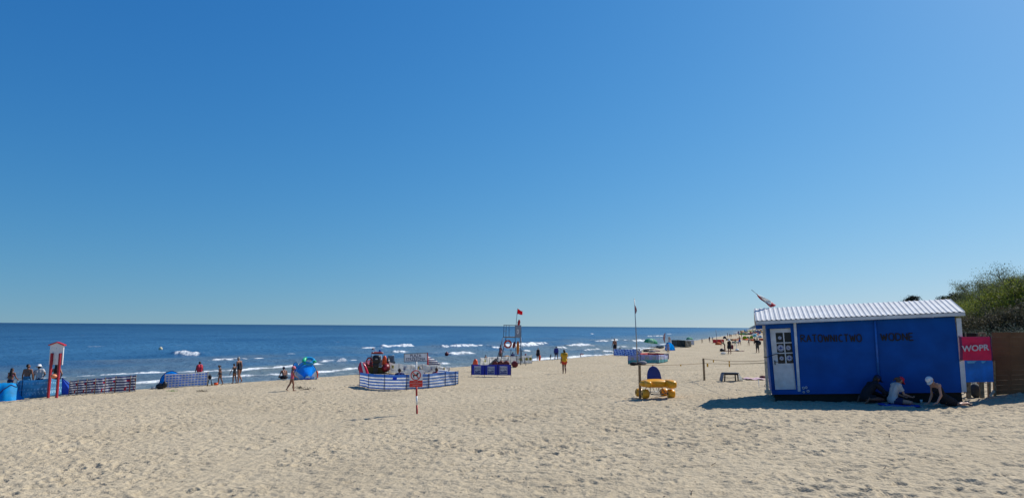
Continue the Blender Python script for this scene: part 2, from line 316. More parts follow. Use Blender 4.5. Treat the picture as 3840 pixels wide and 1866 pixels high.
# ---------------------------------------------------------------- mesh builder
class MB:
    def __init__(s): s.v = []; s.f = []; s.m = []; s.sm = []
    def add(s, vs, fs, mi=0, sm=False):
        n = len(s.v); s.v += [tuple(p) for p in vs]
        for f in fs: s.f.append(tuple(i+n for i in f)); s.m.append(mi); s.sm.append(sm)
        return s
    def box(s, c, d, mi=0, rot=None, taper=1.0):
        x, y, z = d[0]/2, d[1]/2, d[2]/2; c = Vector(c)
        P = [Vector((a*x*(taper if e > 0 else 1), b*y*(taper if e > 0 else 1), e*z)) for e in (-1, 1) for a, b in ((-1, -1), (1, -1), (1, 1), (-1, 1))]
        if rot is not None: P = [rot @ p for p in P]
        return s.add([p+c for p in P], [(0, 3, 2, 1), (4, 5, 6, 7), (0, 1, 5, 4), (1, 2, 6, 5), (2, 3, 7, 6), (3, 0, 4, 7)], mi)
    def beam(s, a, b, w, h=None, mi=0, up=(0, 0, 1)):
        a, b = Vector(a), Vector(b); t = (b-a).normalized(); u = Vector(up)
        if abs(t.dot(u)) > .95: u = Vector((0, 1, 0))
        x = t.cross(u).normalized()*w/2; y = x.cross(t).normalized()*(h or w)/2
        P = [a-x-y, a+x-y, a+x+y, a-x+y, b-x-y, b+x-y, b+x+y, b-x+y]
        return s.add(P, [(0, 1, 2, 3), (7, 6, 5, 4), (0, 4, 5, 1), (1, 5, 6, 2), (2, 6, 7, 3), (3, 7, 4, 0)], mi)
    def tube(s, pts, r, n=8, mi=0, closed=False, flat=1.0):
        pts = [Vector(p) for p in pts]; N = len(pts); rs = r if isinstance(r, (list, tuple)) else [r]*N
        vs = []; ref = Vector((0, 0, 1))
        for i, p in enumerate(pts):
            a = pts[(i-1) % N] if (closed or i > 0) else pts[i]; b = pts[(i+1) % N] if (closed or i < N-1) else pts[i]
            t = (b-a).normalized(); u = ref if abs(t.dot(ref)) < .93 else Vector((0, 1, 0))
            x = t.cross(u).normalized(); y = x.cross(t).normalized()
            for k in range(n):
                an = 2*math.pi*k/n; vs.append(p + x*rs[i]*math.cos(an) + y*rs[i]*flat*math.sin(an))
        fs = []
        for i in range(N if closed else N-1):
            j = (i+1) % N
            for k in range(n): fs.append((i*n+k, i*n+(k+1) % n, j*n+(k+1) % n, j*n+k))
        s.add(vs, fs, mi, True)
        if not closed: 
            o = len(s.v)-len(vs); s.f.append(tuple(o+k for k in range(n-1, -1, -1))); s.m.append(mi); s.sm.append(False)
            s.f.append(tuple(o+(N-1)*n+k for k in range(n))); s.m.append(mi); s.sm.append(False)
        return s
    def lathe(s, c, prof, n=16, mi=0, axis='Z', sy=1.0, rot=None):
        vs = []; N = len(prof); c = Vector(c)
        for r, z in prof:
            for k in range(n):
                a = 2*math.pi*k/n; p = Vector((r*math.cos(a), r*sy*math.sin(a), z))
                if axis == 'Y': p = Vector((p.x, p.z, p.y))
                if axis == 'X': p = Vector((p.z, p.x, p.y))
                if rot is not None: p = rot @ p
                vs.append(c+p)
        fs = [(i*n+k, i*n+(k+1) % n, (i+1)*n+(k+1) % n, (i+1)*n+k) for i in range(N-1) for k in range(n)]
        return s.add(vs, fs, mi, True)
    def ball(s, c, r, mi=0, n=12, sc=(1, 1, 1), rot=None):
        vs = []; fs = []; m = n//2; c = Vector(c)
        for i in range(m+1):
            t = math.pi*i/m
            for k in range(n):
                a = 2*math.pi*k/n; p = Vector((math.sin(t)*math.cos(a)*r*sc[0], math.sin(t)*math.sin(a)*r*sc[1], math.cos(t)*r*sc[2]))
                if rot is not None: p = rot @ p
                vs.append(c+p)
        for i in range(m):
            for k in range(n): fs.append((i*n+k, (i+1)*n+k, (i+1)*n+(k+1) % n, i*n+(k+1) % n))
        return s.add(vs, fs, mi, True)
    def prism(s, pts, off, mi=0):
        """closed outline swept by a vector"""
        P = [Vector(p) for p in pts]; o = Vector(off); n = len(P)
        fs = [tuple(range(n-1, -1, -1)), tuple(range(n, 2*n))] + [(i, (i+1) % n, n+(i+1) % n, n+i) for i in range(n)]
        return s.add(P+[p+o for p in P], fs, mi)
    def torus(s, c, R_, r, axis='Y', n=24, m=10, mi=0, rot=None, mif=None):
        vs = []; c = Vector(c)
        for i in range(n):
            a = 2*math.pi*i/n
            for k in range(m):
                b = 2*math.pi*k/m; q = R_+r*math.cos(b); p = Vector((q*math.cos(a), q*math.sin(a), r*math.sin(b)))
                if axis == 'Y': p = Vector((p.x, p.z, p.y))
                if axis == 'X': p = Vector((p.z, p.x, p.y))
                if rot is not None: p = rot @ p
                vs.append(c+p)
        o = len(s.v); s.v += [tuple(p) for p in vs]
        for i in range(n):
            for k in range(m):
                s.f.append((o+i*m+k, o+((i+1) % n)*m+k, o+((i+1) % n)*m+(k+1) % m, o+i*m+(k+1) % m)); s.m.append(mif(i, n) if mif else mi); s.sm.append(True)
        return s
    def grid(s, fn, nu, nv, mif=lambda i, j: 0, sm=True):
        o = len(s.v); s.v += [tuple(fn(i/nu, j/nv)) for j in range(nv+1) for i in range(nu+1)]
        for j in range(nv):
            for i in range(nu):
                a = o+j*(nu+1)+i; s.f.append((a, a+1, a+nu+2, a+nu+1)); s.m.append(mif(i, j)); s.sm.append(sm)
        return s
    def build(s, name, mats, parent=None, solid=0, bev=0, sub=0, label=None):
        me = bpy.data.meshes.new(name); me.from_pydata(s.v, [], s.f)
        if not isinstance(mats, (list, tuple)): mats = [mats]
        for m in mats: me.materials.append(m)
        me.polygons.foreach_set('material_index', s.m); me.polygons.foreach_set('use_smooth', s.sm); me.update()
        o = bpy.data.objects.new(name, me); COL.objects.link(o); o.parent = parent
        if solid: q = o.modifiers.new('s', 'SOLIDIFY'); q.thickness = solid; q.offset = 0
        if bev: q = o.modifiers.new('b', 'BEVEL'); q.width = bev; q.segments = 2; q.limit_method = 'ANGLE'
        if sub: q = o.modifiers.new('u', 'SUBSURF'); q.levels = sub; q.render_levels = sub
        if label: o['label'] = label
        return o
_txt = {}
def lettering(s, mat, parent, loc, size, X=Vector((1, 0, 0)), Z=Vector((0, 0, 1)), name='lettering', ext=.002, align='CENTER', sx=1.0, off=0):
    """flat writing whose baseline runs along X and whose up is Z"""
    cu = bpy.data.curves.new('t', 'FONT'); cu.body = s; cu.align_x = align; cu.align_y = 'CENTER'; cu.size = 1; cu.extrude = ext/size; cu.offset = off
    o = bpy.data.objects.new('t', cu); COL.objects.link(o); dg = bpy.context.evaluated_depsgraph_get()
    me = bpy.data.meshes.new_from_object(o.evaluated_get(dg)); bpy.data.objects.remove(o)
    me.materials.clear(); me.materials.append(mat); X = Vector(X).normalized(); Z = Vector(Z).normalized(); N = X.cross(Z)
    m = Matrix(((X.x*size*sx, Z.x*size, N.x*size, loc[0]), (X.y*size*sx, Z.y*size, N.y*size, loc[1]), (X.z*size*sx, Z.z*size, N.z*size, loc[2]), (0, 0, 0, 1)))
    me.transform(m); me.name = name; q = bpy.data.objects.new(name, me); COL.objects.link(q); q.parent = parent
    return q
# ---------------------------------------------------------------- palette
RED = M('red_paint', (.50, .02, .025), .45); DRED = M('dark_red', (.16, .012, .015), .5); WHITE = M('white_paint', (.78, .78, .76), .5, .05)
CLW = M('white_cloth', (.80, .80, .78), .8, .06, 5, tr=.45, bump=.15, bs=6); NAVY = M('navy_cloth', (.015, .022, .12), .8, .15, tr=.15)
BLUE = M('blue_cloth', (.04, .10, .42), .75, .12, tr=.2); CYAN = M('cyan_cloth', (.01, .52, .92), .6, .12, 3, tr=.6, bump=.2, bs=5)
SKYB = M('sky_blue_cloth', (.12, .38, .60), .7, .15, 3, tr=.5, bump=.15, bs=5); ROYAL = M('royal_blue_cloth', (.025, .11, .62), .6, .12, 3, tr=.4)
BLACK = M('black_plastic', (.014, .014, .017), .5); GREY = M('grey_metal', (.22, .23, .25), .4, metal=.6); STEEL = M('blue_grey_steel', (.06, .08, .13), .45, metal=.3)
ORANGE = M('orange_plastic', (.85, .10, .02), .4, .08); YEL = M('yellow_plastic', (.80, .36, .015), .35, .08); WOOD = M('weathered_wood', (.33, .225, .12), .85, .3, 12, bump=.4)
LWOOD = M('pale_wood', (.62, .48, .34), .8, .2, 10, bump=.3); PURP = M('violet_blue_cloth', (.075, .09, .44), .75, .1, 3, tr=.45, bump=.15, bs=4)
SKIN = M('light_skin', (.46, .25, .17), .5, .08); TAN = M('tanned_skin', (.27, .115, .065), .5, .1); DSKIN = M('deep_tanned_skin', (.17, .075, .045), .5, .1)
HAIRD = M('dark_hair', (.018, .012, .01), .6); HAIRB = M('brown_hair', (.09, .05, .03), .6); HAIRG = M('grey_hair', (.35, .33, .30), .7); HAIRL = M('blond_hair', (.42, .28, .13), .7)
PINK = M('pink_cloth', (.75, .16, .20), .7); LIME = M('lime_cloth', (.36, .55, .02), .7, .1, tr=.3); GREENC = M('green_cloth', (.05, .38, .20), .7, .1, tr=.35); PGREEN = M('pale_green_cloth', (.30, .62, .42), .7, .1, tr=.35)
YELC = M('yellow_cloth', (.72, .38, .02), .75); REDC = M('red_cloth', (.45, .02, .04), .75, tr=.15); BLKC = M('black_cloth', (.012, .011, .016), .85); GRYC = M('grey_cloth', (.20, .20, .23), .8)
OLIVE = M('dark_olive_cloth', (.022, .024, .018), .8, .3, 2); ORGC = M('orange_cloth', (.75, .16, .03), .75, tr=.2); BROWN = M('brown_wood_fence', (.20, .092, .036), .8, .22, 1.3, bump=.3)
DBLU = M('dark_blue_cloth', (.012, .02, .075), .8); LPURP = M('pale_violet_cloth', (.38, .40, .62), .75, .1, tr=.2)
# ---------------------------------------------------------------- windbreaks
def windbreak(label, pts, stripe, mats, group='windbreaks standing on the sand', nv=12, nu=10, poles=None, pm=None, sag=.05, rip=.02, lift=.02, name='windbreak', poleup=.02, seg_poles=True):
    """pts: (px, base py, height px) corners; each corner has a pole"""
    W_ = [(G(x, y), h) for x, y, h in pts]; W_ = [(g, h*mpp(g)) for g, h in W_]
    c0 = W_[0][0]; t = thing(name, label, 'windbreak', c0, 0, group)
    b = MB()
    for k in range(len(W_)-1):
        (p, hp), (q, hq) = W_[k], W_[k+1]; p = p-c0; q = q-c0; d = (q-p); nrm = Vector((d.y, -d.x, 0)).normalized()
        fr = random.random()*6
        def fn(u, v, p=p, q=q, hp=hp, hq=hq, nrm=nrm, fr=fr):
            h = hp*(1-u)+hq*u; s_ = math.sin(math.pi*u)
            z = lift+(h-lift)*v - sag*h*s_*(v**2)*(.6+.4*math.sin(fr)) + .3*sag*h*s_*(1-v)**2
            o = rip*(math.sin(v*17+fr+u*3)*.5 + math.sin(u*9+fr*2+v*4))*s_ + .08*h*s_*math.sin(fr*3+v*2)
            pp = p*(1-u)+q*u + nrm*o; return (pp.x, pp.y, pp.z+z)
        b.grid(fn, nu, nv, lambda i, j, k=k: stripe(k, i/nu, j/nv))
    b.build('cloth', mats, t, solid=.004)
    for i, (g, h) in enumerate(W_):
        if poles is not None and i not in poles: continue
        p = g-c0; MB().tube([p+Vector((0, -.012, -.15)), p+Vector((0, -.012, h+poleup))], .013, 6).build('pole', pm or WOOD, t)
    return t, W_
def band(n, *idx): return lambda k, u, v: idx[int(v*n) % len(idx)]
# ---------------------------------------------------------------- people
def hemi(c, up, r0, r1, z0, z1, mat, parent, name):
    pass
_caps = {}
def capsule(a, ra, b, rb, n=10, flat=False):
    a, b = np.array(a, float), np.array(b, float); d = b-a; L_ = np.linalg.norm(d)
    t = d/L_ if L_ > 1e-6 else np.array([0, 0, 1.]); u = np.array([0, 0, 1.]) if abs(t[2]) < .9 else np.array([0, 1., 0])
    x = np.cross(t, u); x /= np.linalg.norm(x); y = np.cross(x, t)
    rings = []
    if flat: rings = [(a, ra*.02), (a, ra), (b, rb), (b, rb*.02)]
    else:
        for th in (-85, -55, -25, 0): rings.append((a+t*ra*math.sin(R(th)), ra*math.cos(R(th))))
        for th in (0, 25, 55, 85): rings.append((b+t*rb*math.sin(R(th)), rb*math.cos(R(th))))
    an = np.arange(n)*2*math.pi/n; V = np.concatenate([c + r*(np.outer(np.cos(an), x)+np.outer(np.sin(an), y)) for c, r in rings])
    F_ = []; m = len(rings)
    for i in range(m-1):
        for k in range(n): F_.append((i*n+k, i*n+(k+1) % n, (i+1)*n+(k+1) % n, (i+1)*n+k))
    F_.append(tuple(range(n-1, -1, -1))); F_.append(tuple((m-1)*n+k for k in range(n)))
    return V, F_
def blob(name, caps, mat, parent, vox, smooth=3, n=10, label=None):
    V = []; F_ = []; o = 0
    for c in caps:
        v, f = capsule(*c[:4], n=n, flat=(len(c) > 4 and c[4])); V.append(v); F_ += [tuple(i+o for i in q) for q in f]; o += len(v)
    me = bpy.data.meshes.new(name); me.from_pydata(np.concatenate(V).tolist(), [], F_); me.materials.append(mat)
    ob = bpy.data.objects.new(name, me); COL.objects.link(ob); ob.parent = parent
    q = ob.modifiers.new('r', 'REMESH'); q.mode = 'VOXEL'; q.voxel_size = vox; q.use_smooth_shade = True
    if smooth: q = ob.modifiers.new('m', 'SMOOTH'); q.iterations = smooth; q.factor = .5
    if label: ob['label'] = label
    return ob
def Dv(f, o, side): return Vector((side*math.sin(R(o)), math.cos(R(o))*math.sin(R(f)), -math.cos(R(o))*math.cos(R(f))))
STAND = dict(sp=(2, 0), sp2=None, hd=(3, 0), turn=0, ua=((4, 12), (4, 12)), fa=((14, 6), (14, 6)), th=((3, 4), (-3, 4)), sh=((-2, 2), (-8, 2)), curl=35)
def skeleton(H, pose, fem=False, child=False, heavy=1.0):
    P = dict(STAND); P.update(pose); J = {}; sw = .093 if fem else .108; 
    if child: sw = .10
    hs = 1.25 if child else 1.0
    s1 = P['sp']; s2 = P['sp2'] or s1
    u1 = Vector((math.sin(R(s1[1])), math.sin(R(s1[0]))*math.cos(R(s1[1])), math.cos(R(s1[0]))*math.cos(R(s1[1])))).normalized()
    u2 = Vector((math.sin(R(s2[1])), math.sin(R(s2[0]))*math.cos(R(s2[1])), math.cos(R(s2[0]))*math.cos(R(s2[1])))).normalized()
    X = Vector((1, 0, 0)); tw = R(P.get('twist', 0)); XT = Vector((math.cos(tw), math.sin(tw), 0)); X2 = (XT-u2*XT.dot(u2)).normalized()
    pel = Vector((0, 0, 0)); wa = pel+u1*.095*H; ch = wa+u2*.105*H; nb = ch+u2*.095*H
    q = P['hd']; hu = Vector((math.sin(R(q[1])), math.sin(R(q[0]))*math.cos(R(q[1])), math.cos(R(q[0]))*math.cos(R(q[1])))).normalized()
    tn = R(P['turn']); fw = Vector((-math.sin(tn), math.cos(tn), 0)); fw = (fw-hu*fw.dot(hu)).normalized(); hx = fw.cross(hu).normalized()
    B = []; T = {}
    def put(tag_, a, ra, b, rb): c = (a, ra*H, b, rb*H); B.append(c); T.setdefault(tag_, []).append(c)
    hv = heavy; hp = .060 if fem else .052; wr = .045*hv if fem else .050*hv; cr = .050 if fem else .056
    bk = X2.cross(u2)  # points backward? replaced below
    put('pelv', pel-X*.040*H, hp*hv, pel+X*.040*H, hp*hv)
    for s_ in (-1, 1):
        put('hips', pel+X*s_*.038*H, hp*hv, wa+X*s_*.030*H, wr); put('chest', wa+X*s_*.030*H, wr, ch+X2*s_*.042*H, cr)
        put('chest2', ch+X2*s_*.042*H, cr, nb+X2*s_*.05*H-u2*.03*H, .042)
        put('yoke', nb-u2*.015*H+X2*s_*.02*H, .034, nb+X2*s_*sw*H-u2*.028*H, .034)
        if fem: put('bust', ch+X2*s_*.034*H+Vector(u2.cross(X2))*.040*H-u2*.0*H, .028, ch+X2*s_*.034*H+Vector(u2.cross(X2))*.030*H+u2*.02*H, .026)
    put('neck', nb-u2*.02*H, .032, nb+hu*.035*H, .030)
    hc = nb+hu*.092*H*(1.05 if child else 1); k = H*hs
    put('head', hc+hu*.012*k-fw*.006*k, .049*hs, hc+hu*.004*k+fw*.004*k, .047*hs)
    put('head', hc-hu*.030*k+fw*.014*k, .034*hs, hc-hu*.036*k+fw*.022*k, .024*hs)
    put('face', hc-hu*.004*k+fw*.046*k, .006*hs, hc-hu*.018*k+fw*.055*k, .0085*hs)
    put('face', hc+hu*.012*k+fw*.042*k-hx*.02*k, .0085*hs, hc+hu*.012*k+fw*.042*k+hx*.02*k, .0085*hs)
    put('face', hc-hu*.032*k+fw*.043*k-hx*.008*k, .006*hs, hc-hu*.032*k+fw*.043*k+hx*.008*k, .006*hs)
    for s_ in (-1, 1): put('ear', hc+hx*s_*.048*k-hu*.014*k, .009*hs, hc+hx*s_*.050*k+hu*.006*k, .011*hs)
    lg = 1.0 if not child else .93
    for i, s_ in enumerate((-1, 1)):
        ta = Dv(*P['th'][i], s_); sa = Dv(*P['sh'][i], s_); hj = pel+X*s_*.048*H-Vector((0, 0, .015*H)); kn = hj+ta*.245*H*lg; an = kn+sa*.235*H*lg
        put('th', hj, .052*(1.12 if fem else 1)*hv, kn, .034); put('th_'+'LR'[i], hj, .052, kn, .034)
        fwd = Vector((0, 1, 0)); 
        if abs(sa.y) > .75: fwd = Vector((0, .2, 1)) if sa.y > 0 else Vector((0, -1, -.15))
        fwd = (fwd-sa*fwd.dot(sa)*.9).normalized(); cb = (-fwd)
        put('sh', kn, .033, kn+sa*.09*H+cb*.010*H, .036); put('sh', kn+sa*.09*H+cb*.010*H, .036, an, .021)
        ft = fwd; hl = an-ft*.018*H+sa*.018*H
        put('foot', hl, .019, an+ft*.055*H+sa*.022*H, .017); put('foot', an+ft*.055*H+sa*.022*H, .017, an+ft*.098*H+sa*.026*H, .012)
        J['kn'+'LR'[i]] = kn; J['an'+'LR'[i]] = an
        sj = nb+X2*s_*sw*H-u2*.030*H; ua = Dv(*P['ua'][i], s_); fa = Dv(*P['fa'][i], s_); el = sj+ua*.165*H; wr_ = el+fa*.145*H
        put('ua', sj, .030*(.85 if fem else 1), el, .022*(.9 if fem else 1)); put('fa', el, .022, el+fa*.05*H, .0235*(.9 if fem else 1)); put('fa', el+fa*.05*H, .023*(.9 if fem else 1), wr_, .0145)
        hd_ = Dv(*P['hand'][i], s_) if 'hand' in P else fa
        side = hd_.cross(Vector((0, 1, 0)) if abs(hd_.y) < .8 else Vector((0, 0, 1))).normalized(); nrm = hd_.cross(side).normalized()
        if nrm.dot(Vector((-s_, 0, 0))) < 0: nrm = -nrm
        side = nrm.cross(hd_).normalized()
        pa = wr_+hd_*.012*H; pb = wr_+hd_*.045*H
        for w_ in (-1, 0, 1): put('hand', pa+side*w_*.010*H, .011, pb+side*w_*.0145*H, .0095)
        cu = R(P['curl'])
        for n_, (w_, ln) in enumerate(((-1.5, .9), (-.5, 1.05), (.5, 1.0), (1.5, .78))):
            f0 = pb+hd_*.006*H+side*w_*.0098*H; d1 = (hd_*math.cos(cu)+nrm*math.sin(cu)+side*w_*.07).normalized(); d2 = (hd_*math.cos(cu*2.2)+nrm*math.sin(cu*2.2)).normalized()
            f1 = f0+d1*.023*ln*H; put('hand', f0, .0056, f1, .0050); put('hand', f1, .0050, f1+d2*.022*ln*H, .0042)
        sg = 1 if side.dot(Vector((0, 1, 0))) > 0 else -1
        t0 = wr_+hd_*.018*H+side*sg*.016*H; td = (hd_*.75+side*sg*.6+nrm*.35).normalized(); put('hand', t0, .0075, t0+td*.022*H, .0062); put('hand', t0+td*.022*H, .006, t0+td*.022*H+(hd_+nrm*.4).normalized()*.02*H, .005)
        J['wr'+'LR'[i]] = wr_; J['hand'+'LR'[i]] = pb; J['el'+'LR'[i]] = el
    J.update(hc=hc, hu=hu, fw=fw, hx=hx, nb=nb, ch=ch, wa=wa, pel=pel, k=k, X2=X2, u2=u2)
    lo = min(min(a.z-ra, b.z-rb) for a, ra, b, rb in B)
    return B, T, J, lo
SHIRT = [('hips', .0, 1, .012), ('chest', 0, 1, .012), ('chest2', 0, 1, .012), ('yoke', 0, 1, .012), ('ua', 0, .62, .014)]
TANK = [('hips', .1, 1, .010), ('chest', 0, 1, .010), ('chest2', 0, 1, .008)]
VEST = [('hips', .5, 1, .03), ('chest', 0, 1, .04), ('chest2', 0, 1, .03)]
TRUNKS = [('pelv', 0, 1, .010), ('hips', 0, .45, .010), ('th', 0, .55, .016)]
BRIEF = [('pelv', 0, 1, .006), ('hips', 0, .25, .006)]
SWIM = [('pelv', 0, 1, .006), ('hips', 0, 1, .006), ('chest', 0, 1, .006), ('bust', 0, 1, .008)]
BIK = [('bust', 0, 1, .008), ('chest2', .0, .15, .005)]
DRESS = [('pelv', 0, 1, .02), ('hips', 0, 1, .02), ('chest', 0, 1, .014), ('chest2', 0, 1, .012), ('th', 0, .7, .035)]
LONGP = [('pelv', 0, 1, .014), ('hips', 0, .4, .012), ('th', 0, 1, .018), ('sh', 0, 1, .014)]
LSLV = SHIRT+[('ua', 0, 1, .014), ('fa', 0, 1, .012)]
def person(label, px=None, py=None, hpx=None, H=1.7, yaw=0, pose={}, skin=None, wear=(), hair=None, hat=None, fem=False, child=False, heavy=1.0, vox=.016, group='people on the beach', loc=None, sink=.01, tilt=None):
    skin = skin or TAN
    g = loc if loc is not None else G(px, py)
    if hpx: H = hpx*mpp(g)
    B, T, J, lo = skeleton(H, pose, fem, child, heavy)
    t = thing('person', label, 'person', g, R(yaw), group)
    off = Vector((0, 0, -lo-sink))
    mv = lambda c: (c[0]+off, c[1], c[2]+off, c[3]) + tuple(c[4:])
    vx = vox*max(.6, H/1.75)
    blob('body', [mv(c) for tg, cs in T.items() if '_' not in tg for c in cs], skin, t, vx, 2, n=10)
    for nm, mat, spec in wear:
        cs = []
        for tg, a, b, inf in spec:
            for c in T.get(tg, []):
                p, q = c[0], c[2]; ra, rb = c[1], c[3]
                p1 = p.lerp(q, a); q1 = p.lerp(q, b); r1 = ra*(1-a)+rb*a; r2 = ra*(1-b)+rb*b
                cs.append((p1, r1+inf*H, q1, r2+inf*H*(1.3 if tg in ('th', 'ua') and b < 1 else 1), tg in ('th', 'ua') and b < 1))
        blob(nm, [mv(c) for c in cs], mat, t, vx*1.1, 2)
    k, hc, hu, fw, hx, nb = J['k'], J['hc']+off, J['hu'], J['fw'], J['hx'], J['nb']+off
    if hair:
        style, mat = hair
        cs = [(hc+hu*.020*k-fw*.010*k, .0525*k, hc+hu*.006*k-fw*.014*k, .051*k)]
        if style in ('long', 'pony', 'bob'): cs.append((hc-fw*.02*k, .047*k, hc-fw*.028*k-hu*.03*k, .038*k))
        if style == 'long':
            bdir = (nb-(J['wa']+off)).normalized(); bb = -J['u2'].cross(J['X2'])
            for s_ in (-1, 0, 1): cs.append((hc-fw*.026*k-hu*.03*k+hx*s_*.015*k, .036*k, nb-bdir*.11*H+bb*.052*H+J['X2']*s_*.03*H, .024*H))
        if style == 'pony': cs += [(hc-fw*.055*k+hu*.01*k, .016*k, hc-fw*.085*k-hu*.03*k, .018*k), (hc-fw*.085*k-hu*.03*k, .018*k, hc-fw*.085*k-hu*.10*k, .008*k)]
        if style == 'bun': cs.append((hc-fw*.04*k+hu*.045*k, .022*k, hc-fw*.045*k+hu*.052*k, .020*k))
        blob('hair', cs, mat, t, vx*.9, 2)
    if hat:
        style, mat = hat; rot = Matrix((hx, fw, hu)).transposed().to_3x3()
        b = MB(); c = hc+hu*.012*k; q = k
        if style == 'bucket': b.lathe(c, [(.105*q, -.012*q), (.062*q, .012*q), (.057*q, .055*q), (.045*q, .066*q), (.001, .068*q)], 18, 0, rot=rot)
        elif style == 'sun': b.lathe(c, [(.135*q, -.004*q), (.095*q, .008*q), (.060*q, .014*q), (.056*q, .05*q), (.042*q, .066*q), (.001, .070*q)], 20, 0, rot=rot)
        elif style == 'knit': b.lathe(c, [(.058*q, -.02*q), (.060*q, .01*q), (.056*q, .035*q), (.038*q, .06*q), (.001, .068*q)], 18, 0, rot=rot)
        else:
            b.lathe(c, [(.057*q, -.005*q), (.0585*q, .01*q), (.054*q, .035*q), (.036*q, .057*q), (.001, .064*q)], 18, 0, rot=rot)
            vs = []
            for i in range(9):
                a = R(-60+15*i) ; r0, r1 = .055*q, (.055+.052*math.cos(a*1.35))*q
                for rr in (r0, r1): vs.append(c+fw*math.cos(a)*rr+hx*math.sin(a)*rr+hu*(.002*q-(rr-r0)*.12))
            b.add(vs, [(2*i, 2*i+1, 2*i+3, 2*i+2) for i in range(8)], 0, True)
        b.build('hat', mat, t, solid=.004)
    return t, J, off
def disk(b, c, X, Z, r, mi=0, off=Vector((0, 0, 0)), n=20, sx=1.0, th=.002):
    N = Vector(X).cross(Vector(Z)).normalized(); c = Vector(c)+off
    P = [c+Vector(X)*math.cos(2*math.pi*k/n)*r*sx+Vector(Z)*math.sin(2*math.pi*k/n)*r for k in range(n)]
    return b.prism(P, N*th, mi)
# ---------------------------------------------------------------- the rescue hut
fl = at(2862, 1478, 21.8); fr = at(3615, 1470, 20.0)
hu_ = (fr-fl).normalized(); hv_ = Vector((-hu_.y, hu_.x, 0)).normalized(); hw_ = hu_.cross(hv_).normalized()
HM = Matrix(((hu_.x, hv_.x, hw_.x, fl.x), (hu_.y, hv_.y, hw_.y, fl.y), (hu_.z, hv_.z, hw_.z, fl.z), (0, 0, 0, 1))); HI = HM.inverted()
def hl(px, py, v=0.0):
    o = HI @ Vector((0, 0, EYE)); d = HI.to_3x3() @ ray(px, py); p = o+d*((v-o.y)/d.y); return p.x, p.z
HL = (fr-fl).length; HB = M('hut_blue_paint', (.001, .076, .335), .6, .14, 1.5, bump=.12, bs=30, spec=.2); HB2 = M('light_blue_pipe', (.03, .15, .50), .4, .15, 8)
HW = M('hut_white_paint', (.66, .66, .66), .55, .10, 5, bump=.1); ROOF = M('white_roof_sheet', (.58, .59, .585), .7, .08, 3, metal=.0)
GLASS = M('dark_glass', (.010, .012, .016), .12, .1, spec=.25); LETB = M('dark_brown_strips', (.018, .012, .012), .7)
hut = thing('rescue_hut', 'blue wooden lifeguard hut with white corrugated roof and a white glazed door', 'hut', (0, 0, 0))
hut.matrix_world = HM
wt_l = hl(2862, 1212)[1]; wt_r = hl(3600, 1192)[1]; WT = (wt_l+wt_r)/2; DEP = 2.3
b = MB(); u0 = hl(2889, 1400)[0]
def lapped(b, P0, P1, z0, z1, out, n=20):          # weatherboards, each leaning 6 mm out at its foot
    P0, P1, out = Vector(P0), Vector(P1), Vector(out)
    for i in range(n):
        a = z0+(z1-z0)*i/n; c = z0+(z1-z0)*(i+1)/n
        b.add([P0+Vector((0, 0, a))+out*.006, P1+Vector((0, 0, a))+out*.006, P1+Vector((0, 0, c)), P0+Vector((0, 0, c))], [(0, 1, 2, 3)], 0)
        b.add([P0+Vector((0, 0, a))+out*.006, P1+Vector((0, 0, a))+out*.006, P1+Vector((0, 0, a)), P0+Vector((0, 0, a))], [(0, 1, 2, 3)], 0)
ud = hl(2980, 1400)[0]; z18 = hl(2940, 1461)[1]; zl = hl(2920, 1230)[1]
lapped(b, (ud, 0, 0), (HL, 0, 0), 0, WT, (0, -1, 0)); lapped(b, (HL, 0, 0), (HL, DEP, 0), 0, WT+.1, (1, 0, 0)); lapped(b, (HL, DEP, 0), (u0, DEP, 0), 0, WT, (0, 1, 0)); lapped(b, (u0, DEP, 0), (u0, .14, 0), 0, WT, (-1, 0, 0))
b.box(((u0+HL)/2+.004, DEP/2, .04), (HL-u0-.03, DEP-.03, .08)); b.box((u0+.45, .07, z18/2), (.90+.02, .16, z18)); b.box(((ud+u0)/2-.15, .02, (zl+WT)/2), (ud-u0+.34, .10, WT-zl))
b.box(((u0+ud)/2, .16, 1.1), (ud-u0, .04, 2.2))
b.build('wall', HB, hut)
# roof: a ribbed white sheet on either side of the ridge
e0 = hl(2833, 1196, -.16); e1 = hl(3621.5, 1175.5, -.16); r0 = hl(2852, 1153.7, 1.12); r1 = hl(3597, 1122.8, 1.12)
ez = (e0[1]+e1[1])/2; rz_ = (r0[1]+r1[1])/2; ua, ub = e0[0], e1[0]
def rib(u):
    q = (u/.145) % 1.0; return .019*(1 if q < .28 else max(0, 1-(q-.28)/.10) if q < .38 else 0 if q < .86 else (q-.86)/.14)
us = []; u = ua
while u < ub: us.append(u); u += .0145
b = MB(); n = len(us)
for (v0, w0), (v1, w1) in (((-.16, ez), (1.12, rz_)), ((1.12, rz_), (2.46, ez-.02))):
    b.add([(u, v0, w0+rib(u)) for u in us]+[(u, v1, w1+rib(u)) for u in us], [(i, i+1, n+i+1, n+i) for i in range(n-1)], 0, False)
b.build('roof_sheet', ROOF, hut, solid=.004)
b = MB(); b.box(((ua+ub)/2, -.135, ez-.062), (ub-ua-.02, .03, .105)); b.box(((ua+ub)/2, 2.42, ez-.08), (ub-ua-.02, .03, .10))
for uu in (ua+.02, ub-.02):
    b.beam((uu, -.12, ez-.065), (uu, 1.12, rz_-.06), .03, .10); b.beam((uu, 1.12, rz_-.06), (uu, 2.44, ez-.08), .03, .10)
b.build('fascia', HW, hut)
b = MB(); b.add([(ua+.03, -.12, ez-.03), (ub-.03, -.12, ez-.03), (ub-.03, 1.12, rz_-.04), (ua+.03, 1.12, rz_-.04), (ua+.03, 2.4, ez-.05), (ub-.03, 2.4, ez-.05)], [(0, 1, 2, 3), (3, 2, 5, 4)]); 
